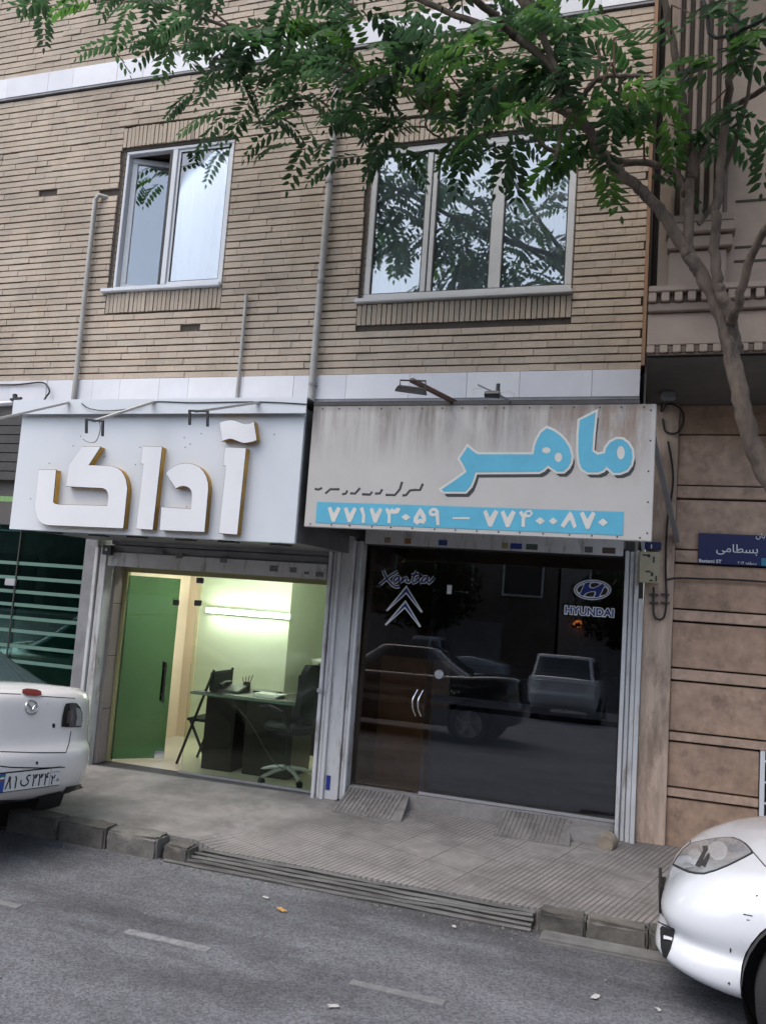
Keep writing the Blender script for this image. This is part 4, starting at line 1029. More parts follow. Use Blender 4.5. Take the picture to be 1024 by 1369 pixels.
def sgnpow(v, p): return math.copysign(abs(v)**p, v)
class Body:
    """closed shell: plan outline rings from sill to waist, then a crowned top; local X from nose 0 to tail L"""
    def __init__(s, L, W, zt, zb, rings, nf=3.6, nr=5.0, NU=112, crown=.035, bow=.10, waist=None):
        s.__dict__.update(locals())
    def outline(s, th):
        c, q = math.cos(th), math.sin(th); n = s.nf if c < 0 else s.nr
        return s.L/2*(1+sgnpow(c, 2/n)), s.W/2*sgnpow(q, 2/4.5)
    def point(s, th, k):
        L, W = s.L, s.W; x, y = s.outline(th)
        if k < len(s.rings): h, ins, xf, xr = s.rings[k]; sc = 1; cr = 0
        else:
            h, ins, xf, xr = s.rings[-1]; sc = s.caps[k-len(s.rings)]; cr = s.crown*(1-sc*sc)
        f = max(0, 1-x/(.30*L)); r_ = max(0, 1-(L-x)/(.22*L)); f = f**1.3; r_ = r_**1.3
        y = y*(1-2*ins/W)
        x = x + f*(xf+ins) - r_*(xr+ins)
        x += f*s.bow*0
        if sc < 1:
            y *= sc; xc = L/2; x = xc+(x-xc)*(1-.10*(1-sc))
        zt = np.interp(x/L, s.zt[0], s.zt[1]); zb = np.interp(x/L, s.zb[0], s.zb[1])
        return Vector((x, y, zb+(zt-zb)*h+cr))
    def mesh(s):
        s.caps = [.93, .82, .62, .42, .22, .06]; b = B(); K = len(s.rings)+len(s.caps)
        rows = []
        for k in range(K): rows.append([b.bm.verts.new(s.point(2*math.pi*(i+.5)/s.NU, k)) for i in range(s.NU)])
        for a, c in zip(rows, rows[1:]):
            for i in range(s.NU): b.bm.faces.new((a[i], a[(i+1)%s.NU], c[(i+1)%s.NU], c[i]))
        b.bm.faces.new(rows[0][::-1]); b.bm.faces.new(rows[-1])
        return b
def smooth_prof(pts, n=60):
    xs = np.array([p[0] for p in pts]); ys = np.array([p[1] for p in pts]); t = np.linspace(0, 1, n)
    d = np.gradient(ys, xs); out = []
    for v in t:
        i = min(max(np.searchsorted(xs, v)-1, 0), len(xs)-2); h = xs[i+1]-xs[i]; u = (v-xs[i])/h
        out.append((2*u**3-3*u**2+1)*ys[i]+(u**3-2*u**2+u)*h*d[i]+(-2*u**3+3*u**2)*ys[i+1]+(u**3-u**2)*h*d[i+1])
    return (t, np.array(out))
def apply_bool(ob, cutters):
    for c in cutters:
        md = ob.modifiers.new('cut', 'BOOLEAN'); md.operation = 'DIFFERENCE'; md.solver = 'EXACT'; md.object = c
    dg = bpy.context.evaluated_depsgraph_get(); me = bpy.data.meshes.new_from_object(ob.evaluated_get(dg))
    ob.modifiers.clear(); old = ob.data; me.name = old.name; ob.data = me
    for c in cutters: bpy.data.objects.remove(c)
def wheel(parent, c, r, w_, side, T, spokes=5):
    tw = B(); c = Vector(c); h = w_/2
    tw.lathe([(r*.66,-h*.8),(r*.74,-h),(r*.93,-h),(r,-h*.72),(r,h*.72),(r*.93,h),(r*.74,h),(r*.66,h*.8)], c, (0,1,0), 40)
    rb = B(); o = side*h
    rb.lathe([(r*.67,o*.95),(r*.63,o*.9),(r*.60,o*.55),(r*.58,-o*.8)], c, (0,1,0), 40)
    rb.lathe([(r*.66,-o*.5),(.02,-o*.5)], c, (0,1,0), 40)
    rb.lathe([(.0,o*.80),(r*.10,o*.80),(r*.15,o*.7),(r*.15,o*.2)], c, (0,1,0), 20)
    for k in range(spokes):
        a = 2*math.pi*(k+.25)/spokes; d = Vector((math.cos(a), 0, math.sin(a)))
        rb.bar(c+d*r*.1+Vector((0,o*.66,0)), c+d*r*.62+Vector((0,o*.74,0)), r*.15, .03, up=(0,1,0))
    for q in (tw, rb):
        for v in q.bm.verts: v.co = T @ v.co
    wo = tw.build('wheel', M['rubber'], parent, smooth=True, angle=60, label='black tyre on a spoked rim')
    rb.build('rim', M['aluminium'], wo, smooth=True, angle=40)
RINGS = [(0,.10,.13,.16),(.05,.035,.035,.06),(.16,.004,.0,.015),(.34,0,0,0),(.44,.0,.012,.0),(.49,.004,.022,.022),(.53,.006,.032,.05),(.66,.0,.05,.062),(.80,.010,.085,.062),(.89,.026,.12,.052),(.95,.045,.155,.05),(.985,.07,.19,.062),(1.0,.095,.23,.09)]
def car(name, label, x0, y0, yaw, L, W, H, paint, kind, zt=None, tail=None, roll=0, cabin=None, wb_=(.82,.80), wr=.31, track=None, rings=None, group=None, zb=None, nf=3.6, nr=5.0):
    """yaw 0: nose towards -x"""
    T = Matrix.Translation((x0, y0, 0)) @ Matrix.Rotation(yaw, 4, 'Z')
    if tail is not None: T = Matrix.Translation(tail) @ Matrix.Rotation(yaw, 4, 'Z') @ Matrix.Rotation(roll, 4, 'X') @ Matrix.Translation((-L, 0, 0))
    cen = T @ Vector((L/2, 0, 0))
    t = thing(name, label, 'car', (cen.x, cen.y, 0), group)
    zt = zt or [(0,.66),(.03,.73),(.10,.83),(.22,.93),(.34,.97),(.6,.99),(.80,1.02),(.90,1.06),(1,1.06)]
    zb = zb or [(0,.21),(.12,.19),(.5,.19),(.88,.24),(1,.30)]
    bd = Body(L, W, smooth_prof(zt), smooth_prof(zb), rings or RINGS, nf=nf, nr=nr)
    b = bd.mesh()
    for v in b.bm.verts: v.co = T @ v.co
    ob = b.build('body', paint, t, smooth=True, angle=60)
    md = ob.modifiers.new('s', 'SUBSURF'); md.levels = md.render_levels = 1
    dg = bpy.context.evaluated_depsgraph_get(); me = bpy.data.meshes.new_from_object(ob.evaluated_get(dg)); ob.modifiers.clear(); me.name = 'body'; ob.data = me
    # wheel arches
    cut = []
    tr = track or W-.16
    for xw in (wb_[0], L-wb_[1]):
        for sd_ in (-1, 1):
            c = B(); R_ = wr+.055
            c.lathe([(.001,-.22),(R_,-.22),(R_,.30),(.001,.30)] if sd_ > 0 else [(.001,-.30),(R_,-.30),(R_,.22),(.001,.22)], (xw, sd_*(W/2-.1), wr+.01), (0,1,0), 40)
            for v in c.bm.verts: v.co = T @ v.co
            cut.append(c.build('cutter', M['black'], None))
    apply_bool(ob, cut)
    ob.data.materials.clear(); ob.data.materials.append(paint)
    ob.data.polygons.foreach_set('use_smooth', [True]*len(ob.data.polygons)); ob.data.set_sharp_from_angle(angle=R(35))
    for xw in (wb_[0], L-wb_[1]):
        for sd_ in (-1, 1):
            c = B(); R_ = wr+.050
            c.lathe([(R_,sd_*.03),(R_,-sd_*.20),(.05,-sd_*.20)], (xw, sd_*(W/2-.115), wr+.01), (0,1,0), 32)
            for v in c.bm.verts: v.co = T @ v.co
            c.build('arch_liner', M['dark'], t, smooth=True)
            wheel(t, (xw, sd_*(tr/2-.02), wr), wr, .20, sd_, T)
    # cabin
    xa, xb, xc, xd, hw0, hw1 = dict(sedan=(.25,.86,.45,.67,.455,.345), suv=(.22,.985,.36,.90,.46,.39), pickup=(.24,.62,.38,.57,.45,.38))[kind] if cabin is None else cabin
    def cab(u, v, off=0):
        th = 2*math.pi*u; c, q = math.cos(th), math.sin(th)
        n = 5; cx_, cy_ = sgnpow(c, 2/n), sgnpow(q, 2/n)
        vv = v + .10*math.sin(math.pi*v)
        X0, X1 = xa*L+(xc-xa)*L*vv, xb*L+(xd-xb)*L*vv; hw = W*(hw0+(hw1-hw0)*v**1.15)
        zz = np.interp((X0+X1)/2/L, bd.zt[0], bd.zt[1]); z0_ = .965 if kind != 'pickup' else 1.05
        return Vector(((X0+X1)/2+cx_*((X1-X0)/2+off), cy_*(hw+off), z0_-.04+(H-.02-z0_+.04)*v+off*.3))
    cb = B(); NU = 96; vs = [0,.15,.35,.55,.75,.88,.96,1.0]; rows = []
    for v in vs: rows.append([cb.bm.verts.new(cab(k/NU, v)) for k in range(NU)])
    top = [(.93,.012),(.75,.022),(.45,.032),(.15,.036)]
    for s_, dz in top:
        ctr = Vector(((xc+xd)/2*L, 0, 0)); row = []
        for k in range(NU): p = cab(k/NU, 1.0); row.append(cb.bm.verts.new(Vector((ctr.x+(p.x-ctr.x)*s_, p.y*s_, p.z+dz))))
        rows.append(row)
    for a, c in zip(rows, rows[1:]):
        for k in range(NU): cb.bm.faces.new((a[k], a[(k+1)%NU], c[(k+1)%NU], c[k]))
    cb.bm.faces.new(rows[-1])
    for v in cb.bm.verts: v.co = T @ v.co
    cb.build('cabin', paint, t, smooth=True, angle=0)
    def win(nm, u0, u1, v0, v1):
        g = B(); rows = []
        for j in range(9):
            v = v0+(v1-v0)*j/8; rows.append([T @ cab(u0+(u1-u0)*i/16, v, .006) for i in range(17)])
        g.grid(rows); return g.build(nm, M['carglass'], t, smooth=True, angle=0)
    win('rear_window', -.098, .098, .12, .90); win('windscreen', .402, .598, .12, .92)
    for s_ in (0, .5):
        for (ua, ub) in ((.145,.235),(.245,.36)):
            if s_: ua, ub = .5-ub+.5, .5-ua+.5
            win('side_window', ua, ub, .14, .86)
    me = ob.data; bvh = BVHTree.FromPolygons([v.co.copy() for v in me.vertices], [tuple(p.vertices) for p in me.polygons])
    return t, ob, bvh, T, bd

# --- left car: white sedan seen from behind
LW = 1.70; LL = 4.45
LT = aty(40, 1010, 4.30)
lc = car('parked_car', 'white sedan parked at the kerb with its tail and number plate showing', 0, 0, R(-5), LL, LW, 1.46, M['carcream'], 'sedan', tail=(LT.x+.02, 4.30, -.02), roll=R(-4.5), cabin=(.25,.955,.45,.68,.47,.37),
   zt=[(0,.66),(.03,.73),(.10,.83),(.22,.93),(.34,.97),(.6,.98),(.78,1.0),(.90,1.03),(.96,1.05),(1,1.045)], zb=[(0,.21),(.12,.19),(.5,.19),(.88,.26),(1,.345)], track=1.34, nr=4.2)
t, ob, bv = lc[:3]
def z5(pts): return [(a/4.267, 850+b_/4.267) for a, b_ in pts]
patch(bv, z5([(372,388),(400,384),(432,386),(452,410),(463,445),(463,485),(456,522),(400,524),(345,520),(352,460),(362,410)]), .010, 'tail_light', M['smokelens'], t, step=2)
patch(bv, z5([(428,410),(448,420),(458,450),(457,500),(450,516),(425,515),(432,470)]), .013, 'reflector', M['lens'], t, step=2)
patch(bv, z5([(380,430),(405,425),(410,470),(395,500),(372,500)]), .0125, 'reflector', mat('dim_lens', (.07,.06,.06), .15, coat=1), t, step=2)
patch(bv, z5([(122,316),(150,311),(205,316),(230,326),(228,343),(200,348),(150,343),(122,334)]), .012, 'brake_light', M['redlens'], t, step=2)
patch(bv, z5([(0,938),(150,936),(335,928),(352,905),(378,862),(455,853),(440,900),(410,972),(385,985),(230,992),(0,998)]), .006, 'lower_bumper', M['black'], t, step=2.5)
seam(bv, z5([(0,330),(120,335)]), .003, 'panel_gap', M['gasket'], t); seam(bv, z5([(235,346),(330,352),(428,358)]), .003, 'panel_gap', M['gasket'], t)
seam(bv, z5([(0,662),(180,668),(375,668),(392,620),(405,545)]), .0035, 'panel_gap', M['gasket'], t)
seam(bv, z5([(0,745),(60,752),(240,756),(368,752)]), .004, 'panel_gap', M['gasket'], t)
patch(bv, z5(ell(305,514,8,14,10)), .004, 'lock', M['dark'], t, step=1.5)
patch(bv, z5(ell(210,727,6,10,10)), .003, 'sensor', M['dark'], t, step=1.5)
# badge: ring with wings
bo = z5(ell(177,410,38,43,24)); bi = z5(ell(177,410,29,34,24))
pts = [hit(bv, *q) for q in z5(ell(177,410,34,39,24))]
b = B(); b.tube([p+n*.005 for p, n in pts]+[pts[0][0]+pts[0][1]*.005], .0045, 8); bd_ = b.build('badge', M['chrome'], t, smooth=True)
wg = z5([(150,385),(168,408),(177,425),(188,408),(206,385)]); pp = [hit(bv, *q) for q in wg]
B().tube([p+n*.007 for p, n in pp], [.002,.006,.008,.006,.002], 8).build('wings', M['chrome'], bd_, smooth=True)
# number plate, standing on the bumper (flat)
pc, pn = hit(bv, 38, 1042)
px_ = pc.x+.022
PR = Matrix.Translation(pc) @ Matrix.Rotation(R(-5), 4, 'Z') @ Matrix.Rotation(R(-4.5), 4, 'X') @ Matrix.Scale(.97, 4) @ Matrix.Translation(-pc)
def plate_frame(nm, y_c, z_c, x_, parent):
    b = B(); b.box(x_-.012, x_, y_c-.265, y_c+.265, z_c-.061, z_c+.061); pl = b.build(nm, M['black'], parent, bevel=.006); return pl
pl = plate_frame('number_plate', pc.y, pc.z, px_, t)
b = B(); b.box(px_-.002, px_+.0015, pc.y-.257, pc.y+.257, pc.z-.054, pc.z+.054); b.build('plate_face', mat('plate_white', (.62,.62,.60), .4, var=.05, vscale=20), pl)
b = B(); b.box(px_, px_+.0022, pc.y-.257, pc.y-.213, pc.z-.054, pc.z+.054); b.build('blue_strip', mat('plate_blue', (.02,.06,.30), .4), pl)
b = B(); b.box(px_, px_+.0028, pc.y-.252, pc.y-.220, pc.z+.024, pc.z+.033); b.build('flag_white', M['white'], pl)
b = B(); b.box(px_, px_+.0028, pc.y-.252, pc.y-.220, pc.z+.012, pc.z+.0235); b.build('flag_red', M['redlens'], pl)
b = B(); b.box(px_, px_+.0028, pc.y-.252, pc.y-.220, pc.z+.0335, pc.z+.044); b.build('flag_green', mat('plate_green', (.02,.2,.08), .4), pl)
b = B(); b.box(px_, px_+.0022, pc.y+.158, pc.y+.161, pc.z-.052, pc.z+.052); b.build('divider', M['dark'], pl)
# digits as strokes in the plate plane; crop coordinates 25..850 x 240..500
def pq(a, c): return (pc.y-.262+(a-22)/826*.524, pc.z+.056-(c-240+ (a-22)*.012)/256*.112)
chars = [[(150,285),(145,350),(118,455)],[(160,290),(165,360),(182,455)],[(225,290),(240,325),(241,460)],[(418,298),(385,300),(368,325),(380,350),(402,378),(395,415),(360,440),(325,430),(302,395),(305,352)],
 [(452,292),(466,335),(466,462)],[(466,340),(490,342),(508,292)],[(488,330),(482,295)],[(530,295),(544,338),(544,462)],[(544,342),(568,344),(586,295)],[(566,332),(560,298)],
 [(612,300),(624,345),(625,462)],[(626,352),(655,350)],[(660,292),(640,302),(640,335),(655,350)],[(705,335),(719,370),(719,466)],[(719,372),(742,366),(754,328)],[(785,412),(797,385),(812,412),(797,428),(785,412)],[(755,412),(759,418)]]
b = B()
for i, ln in enumerate(chars):
    r_ = .0055 if i < 15 else .0035
    if i == 16: r_ = .004
    b.tube([(0, *pq(*q)) for q in ln], r_, 6)
for v in b.bm.verts: v.co.x = px_+.0015+max(v.co.x, -.001)*.35+.0012
b.build('characters', M['dark'], pl, smooth=True)
b = B()
for k in range(4): q = pq(715+k*27, 290); b.tube([(px_+.0018, q[0]-.004, q[1]), (px_+.0018, q[0]+.005, q[1]+.002)], .0022, 5)
b.build('small_lettering', M['dark'], pl)

for o in [pl]+list(pl.children):
    for v in o.data.vertices: v.co = PR @ v.co

# --- right car: white sedan, nose at the right edge
RW, RL = 1.74, 4.55
ry0 = 4.70
RR = [(0,.12,.16,.16),(.05,.04,.05,.06),(.13,.006,.0,.015),(.22,.0,.012,.0),(.31,.0,.03,.0),(.36,.013,.045,.006),(.40,.018,.045,.012),(.48,.008,.030,.022),(.58,.0,.028,.05),(.72,.004,.045,.062),(.83,.016,.075,.062),(.90,.032,.11,.052),(.95,.052,.15,.05),(.985,.075,.19,.062),(1.0,.10,.24,.09)]
rc = car('parked_car', 'white car nosing in at the right edge with a clear headlight and small scuffs', .03, ry0, R(-5), RL, RW, 1.47, M['carwhite'], 'sedan', tail=Vector((.085, ry0, -.065))+Matrix.Rotation(R(-5), 3, 'Z')@Vector((RL, 0, 0)),
   zt=[(0,.60),(.03,.665),(.08,.725),(.14,.765),(.22,.83),(.32,.90),(.6,.98),(.8,1.03),(.92,1.06),(1,1.05)], zb=[(0,.21),(.07,.20),(.12,.22),(.2,.24),(.5,.22),(.88,.24),(1,.3)], wb_=(.76,.80), wr=.315, rings=RR, nf=3.0)
t, ob, bv = rc[:3]
def z6(pts): return [(820+a/4.289, 1050+b_/4.289) for a, b_ in pts]
hlp = [(340,460),(365,415),(400,370),(440,338),(510,320),(580,308),(640,302),(690,303),(730,318),(762,338),(785,362),(805,390),(735,428),(660,465),(590,494),(520,514),(470,512),(430,503),(380,482)]
patch(bv, z6(hlp), .004, 'headlight_seal', M['gasket'], t, step=2.5)
def shr(p, k, dy=0):
    cx = sum(a for a, _ in p)/len(p); cy = sum(b_ for _, b_ in p)/len(p); return [(cx+(a-cx)*k, cy+(b_-cy)*k+dy) for a, b_ in p]
hl = patch(bv, z6(shr(hlp, .945)), .006, 'headlight', M['lens'], t, step=2.5)
patch(bv, z6(ell(600,385,58,52,18)), .0085, 'reflector', M['palelens'], hl, step=2.5)
patch(bv, z6(ell(470,420,42,48,18)), .0085, 'reflector', M['palelens'], hl, step=2.5)
patch(bv, z6([(650,345),(745,350),(775,385),(700,395),(655,380)]), .0085, 'indicator', mat('grey_lens', (.22,.24,.27), .1, coat=1), hl, step=2.5)
patch(bv, z6([(475,470),(520,385),(535,390),(500,480)]), .010, 'bezel', M['darkmetal'], hl, step=2.5)
patch(bv, z6([(515,360),(545,358),(548,385),(520,388)]), .010, 'bezel', M['darkmetal'], hl, step=2.5)
patch(bv, z6([(505,465),(550,400),(560,410),(530,480)]), .010, 'bezel', M['darkmetal'], hl, step=2.5)
fg = patch(bv, z6([(272,826),(285,812),(352,832),(346,880),(330,940),(305,994),(290,985),(276,930)]), .005, 'fog_light_opening', M['black'], t, step=2)
patch(bv, z6([(298,872),(345,885),(343,900),(300,892)]), .012, 'bar', M['carwhite'], fg, step=2)
seam(bv, z6([(441,338),(441,300),(448,255)]), .003, 'panel_gap', M['gasket'], t)
seam(bv, z6([(805,390),(840,430),(874,470)]), .003, 'panel_gap', M['gasket'], t)
seam(bv, z6([(258,785),(280,798),(350,828)]), .004, 'panel_gap', M['gasket'], t)
seam(bv, z6([(745,742),(770,746),(798,752)]), .0025, 'panel_gap', M['gasket'], t)
for q in ([(655,1135),(668,1130),(670,1148),(660,1145)], [(668,935),(677,940),(674,962),(667,960)], [(815,635),(828,630),(830,637),(818,642)], [(760,770),(785,775),(770,778)]):
    patch(bv, z6(q), .0015, 'scuff', M['darkmetal'], t, step=1.5, depth=.002)
# front plate, seen edge-on, on its holder
nose = bv.ray_cast(Vector((-2, ry0, .44)), Vector((1,0,0)))[0]; nose.x += .012
b = B(); b.box(nose.x-.055, nose.x-.04, ry0-.10, ry0+.26, .265, .395); b.box(nose.x-.041, nose.x+.05, ry0-.18, ry0+.18, .28, .37); b.build('front_plate', M['black'], t, bevel=.004)

# --- cars across the street (they show as reflections in the shop glass)
car('parked_car', 'slate blue double cab pickup parked on the far side of the street', -9.2, -13.5, 0, 5.2, 1.85, 1.82, M['carblue'], 'pickup', zt=[(0,.95),(.03,1.02),(.10,1.07),(.3,1.1),(.62,1.12),(.63,1.15),(1,1.15)], wb_=(.95,1.2), wr=.38, group='cars across the street')
car('parked_car', 'dark saloon parked behind the viewer on the near lane', -6.3, -1.0, 0, 4.5, 1.75, 1.43, M['cardark'], 'sedan', group='cars across the street')
car('parked_car', 'white hatchback seen tail first across the street', -1.9, -11.2, R(90), 4.2, 1.78, 1.55, M['carwhite'], 'suv', zt=[(0,.75),(.1,.9),(.3,1.0),(1,1.05)], group='cars across the street')
car('parked_car', 'white saloon parked beyond the dark saloon across the street', -15.5, -13.4, 0, 4.5, 1.75, 1.45, M['carcream'], 'sedan', group='cars across the street')

# ================================================================== furniture inside the lit shop
FZ = .116
dk = thing('desk', 'black wooden desk with side panels inside the green lit shop', 'desk', (-3.2,7.0,FZ))
b = B(); b.box(-3.62, -2.56, 6.72, 7.35, .84, .872); b.build('desk_top', M['wood'], dk, bevel=.004)
b = B(); b.box(-3.50, -3.20, 6.78, 7.3, FZ, .839); b.build('drawer_unit', M['wood'], dk, bevel=.004)
b = B(); b.box(-3.10, -2.66, 6.80, 7.3, FZ, .839); b.build('side_panel', M['wood'], dk, bevel=.004)
b = B(); b.box(-3.63, -2.55, 6.70, 6.72, .845, .868); b.build('edge_strip', mat('green_edge', (.16,.22,.17), .2), dk)
ph = thing('telephone', 'dark desk telephone in the clutter on the black desk', 'telephone', (-3.35,6.9,.872))
b = B(); b.hexa([(-3.44,6.84,.873),(-3.22,6.84,.873),(-3.22,7.04,.873),(-3.44,7.04,.873)], [(-3.43,6.85,.895),(-3.23,6.85,.895),(-3.23,7.03,.94),(-3.43,7.03,.94)]); b.build('base', M['black'], ph, bevel=.006)
b = B(); b.tube([(-3.41,6.85,.935),(-3.41,6.93,.965),(-3.41,7.02,.955)], [.022,.014,.022], 8); b.build('handset', M['black'], ph, smooth=True)
pn = thing('pen_holder', 'small black pen holder with pens on the desk', 'pen holder', (-3.28,7.12,.872))
b = B(); b.lathe([(0,.0),(.035,0),(.035,.09),(.031,.09),(.031,.01)], (-3.28,7.12,.873), (0,0,1), 16); b.build('cup', M['black'], pn, smooth=True)
b = B()
for k in range(4): b.tube([(-3.28+.01*k-.02,7.12,.885),(-3.28+.03*k-.05,7.12+.01*k,1.01+.01*k)], .004, 6)
b.build('pen', M['redlens'], pn)
b = B()
for k in range(5): b.box(-3.05-.004*k, -2.83+.006*k, 6.80+.01*k, 7.0, .8735+.006*k, .879+.006*k)
tag(b.build('paper_stack', M['paper']), 'stack of papers lying on the black desk', 'papers')
ky = B(); ky.box(-3.18, -2.95, 7.05, 7.2, .8735, .895); tag(ky.build('keyboard', M['black'], bevel=.004), 'flat dark keyboard lying on the desk', 'keyboard')
b = B(); pts = []
for k in range(16): t_ = k/15; pts.append((-3.20+.62*t_, 6.70+.02*math.sin(t_*6), .84-.62*t_**.75+.10*math.sin(t_*math.pi*2)*.4))
tag(b.tube(pts, .004, 6).build('cord', mat('grey_cord', (.05,.05,.048), .6), smooth=True), 'pale cord drooping across the front of the black desk', 'cord')
DZ = .90
for o in list(bpy.data.objects):
    if o.type == 'MESH' and (o.parent in (dk, ph, pn) or (o.parent is None and o.name.split('.')[0] in ('paper_stack', 'keyboard', 'cord'))):
        for v in o.data.vertices: v.co.x -= .30; v.co.z = FZ+(v.co.z-FZ)*DZ
# basin on a cabinet in the alcove
bs = thing('wash_basin', 'white wash basin with a dark tap in the back of the lit shop', 'basin', (-3.1,8.2,FZ))
b = B(); b.lathe([(.0,.80),(.06,.80),(.17,.84),(.23,.93),(.235,.95),(.215,.95),(.16,.87),(.0,.85)], (-3.14,8.2,FZ), (0,0,1), 28); b.build('bowl', M['ceramic'], bs, smooth=True)
b = B(); b.box(-3.42, -2.75, 7.95, 8.45, FZ, FZ+.79); b.build('cabinet', M['wood'], bs, bevel=.005)
b = B(); b.tube([(-3.2,8.4,FZ+.93),(-3.2,8.4,FZ+1.08),(-3.19,8.36,FZ+1.14),(-3.18,8.27,FZ+1.13),(-3.18,8.25,FZ+1.09)], .016, 8); b.tube([(-3.24,8.4,FZ+1.02),(-3.30,8.38,FZ+1.06)], .01, 6); b.build('tap', M['darkmetal'], bs, smooth=True)
# office chair
oc = thing('office_chair', 'black wheeled office chair at the right of the lit shop window', 'office chair', (-2.72,6.78,FZ))
ox, oy = -2.95, 6.78
b = B(); b.lathe([(.0,.42),(.20,.42),(.235,.45),(.235,.48),(.20,.505),(0,.51)], (ox,oy,FZ), (0,0,1), 28); b.build('seat', M['fabric'], oc, smooth=True)
rows = []
for j in range(9):
    v = j/8; zz = FZ+.52+.50*v; ww = .23*(1-.25*abs(v-.5)**2*2)-(.05 if j in (0,8) else 0)
    rows.append([(ox+.14+.02*math.cos(u*1.3)-.04*abs(u)+.05*v, oy+u*ww, zz) for u in [q/6 for q in range(-6,7)]])
b = B(); b.grid(rows); geo = list(b.bm.faces)
ex = bmesh.ops.extrude_face_region(b.bm, geom=geo); bmesh.ops.translate(b.bm, verts=[v for v in ex['geom'] if isinstance(v, bmesh.types.BMVert)], vec=(.055,0,0))
b.build('backrest', M['fabric'], oc, smooth=True, angle=60)
for s_ in (-1, 1): b = B(); b.tube([(ox+.10,oy+s_*.23,FZ+.46),(ox+.02,oy+s_*.27,FZ+.62),(ox-.10,oy+s_*.27,FZ+.66),(ox-.18,oy+s_*.26,FZ+.64)], .016, 8); b.build('armrest', M['black'], oc, smooth=True)
b = B(); b.tube([(ox,oy,FZ+.10),(ox,oy,FZ+.43)], .028, 12); b.tube([(ox+.1,oy,FZ+.44),(ox+.2,oy,FZ+.5),(ox+.19,oy,FZ+.7)], .018, 8); b.build('column', M['black'], oc, smooth=True)
for k in range(5):
    a = 2*math.pi*k/5+.5; d = Vector((math.cos(a), math.sin(a), 0)); c0 = Vector((ox,oy,FZ))
    lg = B().tube([c0+Vector((0,0,.12)), c0+d*.15+Vector((0,0,.10)), c0+d*.28+Vector((0,0,.065))], [.022,.018,.014], 8).build('leg', M['aluminium'], oc, smooth=True)
    cs = B(); side_ = d.cross(Vector((0,0,1))); cs.lathe([(0,-.02),(.026,-.02),(.028,0),(.026,.02),(0,.02)], c0+d*.28+Vector((0,0,.03)), side_, 14); cs.build('caster', M['black'], lg, smooth=True)
# folding chair left of the desk
fc = thing('folding_chair', 'black folding chair left of the desk in the lit shop', 'chair', (-3.62,6.95,FZ))
b = B(); b.box(-3.80, -3.52, 6.80, 7.18, FZ+.40, FZ+.425); b.build('seat', M['fabric'], fc, bevel=.006)
b = B(); b.box(-3.60, -3.56, 6.80, 7.18, FZ+.68, FZ+.86); b.build('backrest', M['fabric'], fc, bevel=.01)
for yy in (6.80, 7.16):
    B().tube([(-3.86,yy,FZ+.005),(-3.56,yy,FZ+.88)], .013, 8).build('leg', M['black'], fc, smooth=True)
    B().tube([(-3.54,yy+.02,FZ+.005),(-3.78,yy+.02,FZ+.42)], .013, 8).build('leg', M['black'], fc, smooth=True)
for o in fc.children:
    for v in o.data.vertices: v.co.x -= .20
# lamps: a tube on the back wall, a bright fitting further right
p_ = [aty(-14,541,5.9), aty(27,538,5.9)]
at_ = thing('awning_rail', 'silver rail end poking out left of the white sign', 'rail', tuple(p_[1]))
B().tube(p_, .028, 12).build('rail', M['aluminium'], at_, smooth=True)
b = B(); b.bar(aty(20,527,5.88), aty(21,545,5.88), .03, .03, up=(1,0,0)); b.bar(aty(14,534,5.87), aty(29,532,5.87), .018, .018); b.build('clamp', M['black'], at_)
tl = thing('tube_lamp', 'long lit fluorescent tube high on the back wall of the lit shop', 'tube lamp', (-3.9,8.0,1.95), 'lit lamps in the shop')
a_, c_ = aty(277,816,7.98), aty(384,817,7.98)
b = B(); b.tube([(a_.x,7.97,a_.z),(c_.x,7.97,a_.z)], .018, 10); b.build('tube', M['tube'], tl, smooth=True)
b = B(); b.box(a_.x-.03, c_.x+.03, 8.0, 8.045, a_.z-.025, a_.z+.03); b.build('housing', M['white'], tl)
cl_ = thing('fill_tubes', 'unseen pair of tubes added to brighten the lit shop', 'fill lamp', (-3.5,7.3,2.4), 'lit lamps in the shop')  # out-of-view tubes, added only to brighten the room evenly
for yq in (7.2, 7.4): b = B(); b.tube([(-4.2,yq,2.40),(-2.9,yq,2.40)], .018, 10); b.build('tube', M['tube'], cl_, smooth=True)
b = B(); b.box(-4.25,-2.85,7.12,7.48,2.425,2.449); b.build('housing', M['white'], cl_)
wc = thing('wall_cabinet', 'row of wall cabinets high in the back alcove of the lit shop', 'cabinet', (-3.0,9.1,2.0))
b = B(); b.box(-3.61,-2.42,8.92,9.29,2.12,2.44); b.build('case', mat('cabinet_wood', (.20,.17,.08), .5, var=.3), wc)
for k in range(3): b = B(); b.box(-3.59+.39*k,-3.22+.39*k,8.90,8.919,2.14,2.42); b.build('door', mat('cabinet_door', (.34,.33,.20), .4, var=.15), wc, bevel=.004)
ll = thing('wall_lamp', 'glaring round wall lamp at the right end of the lit shop', 'wall lamp', (-3.1,9.25,1.95), 'lit lamps in the shop')
c_ = aty(419,819,9.15)
b = B(); b.lathe([(0,-.10),(.06,-.09),(.11,-.05),(.13,.0),(.13,.02)], (c_.x,9.2,c_.z), (0,1,0), 24); b.build('shade', M['tube'], ll, smooth=True)
b = B(); b.lathe([(.135,.02),(.135,.09),(0,.09)], (c_.x,9.2,c_.z), (0,1,0), 24); b.build('base', M['white'], ll, smooth=True)

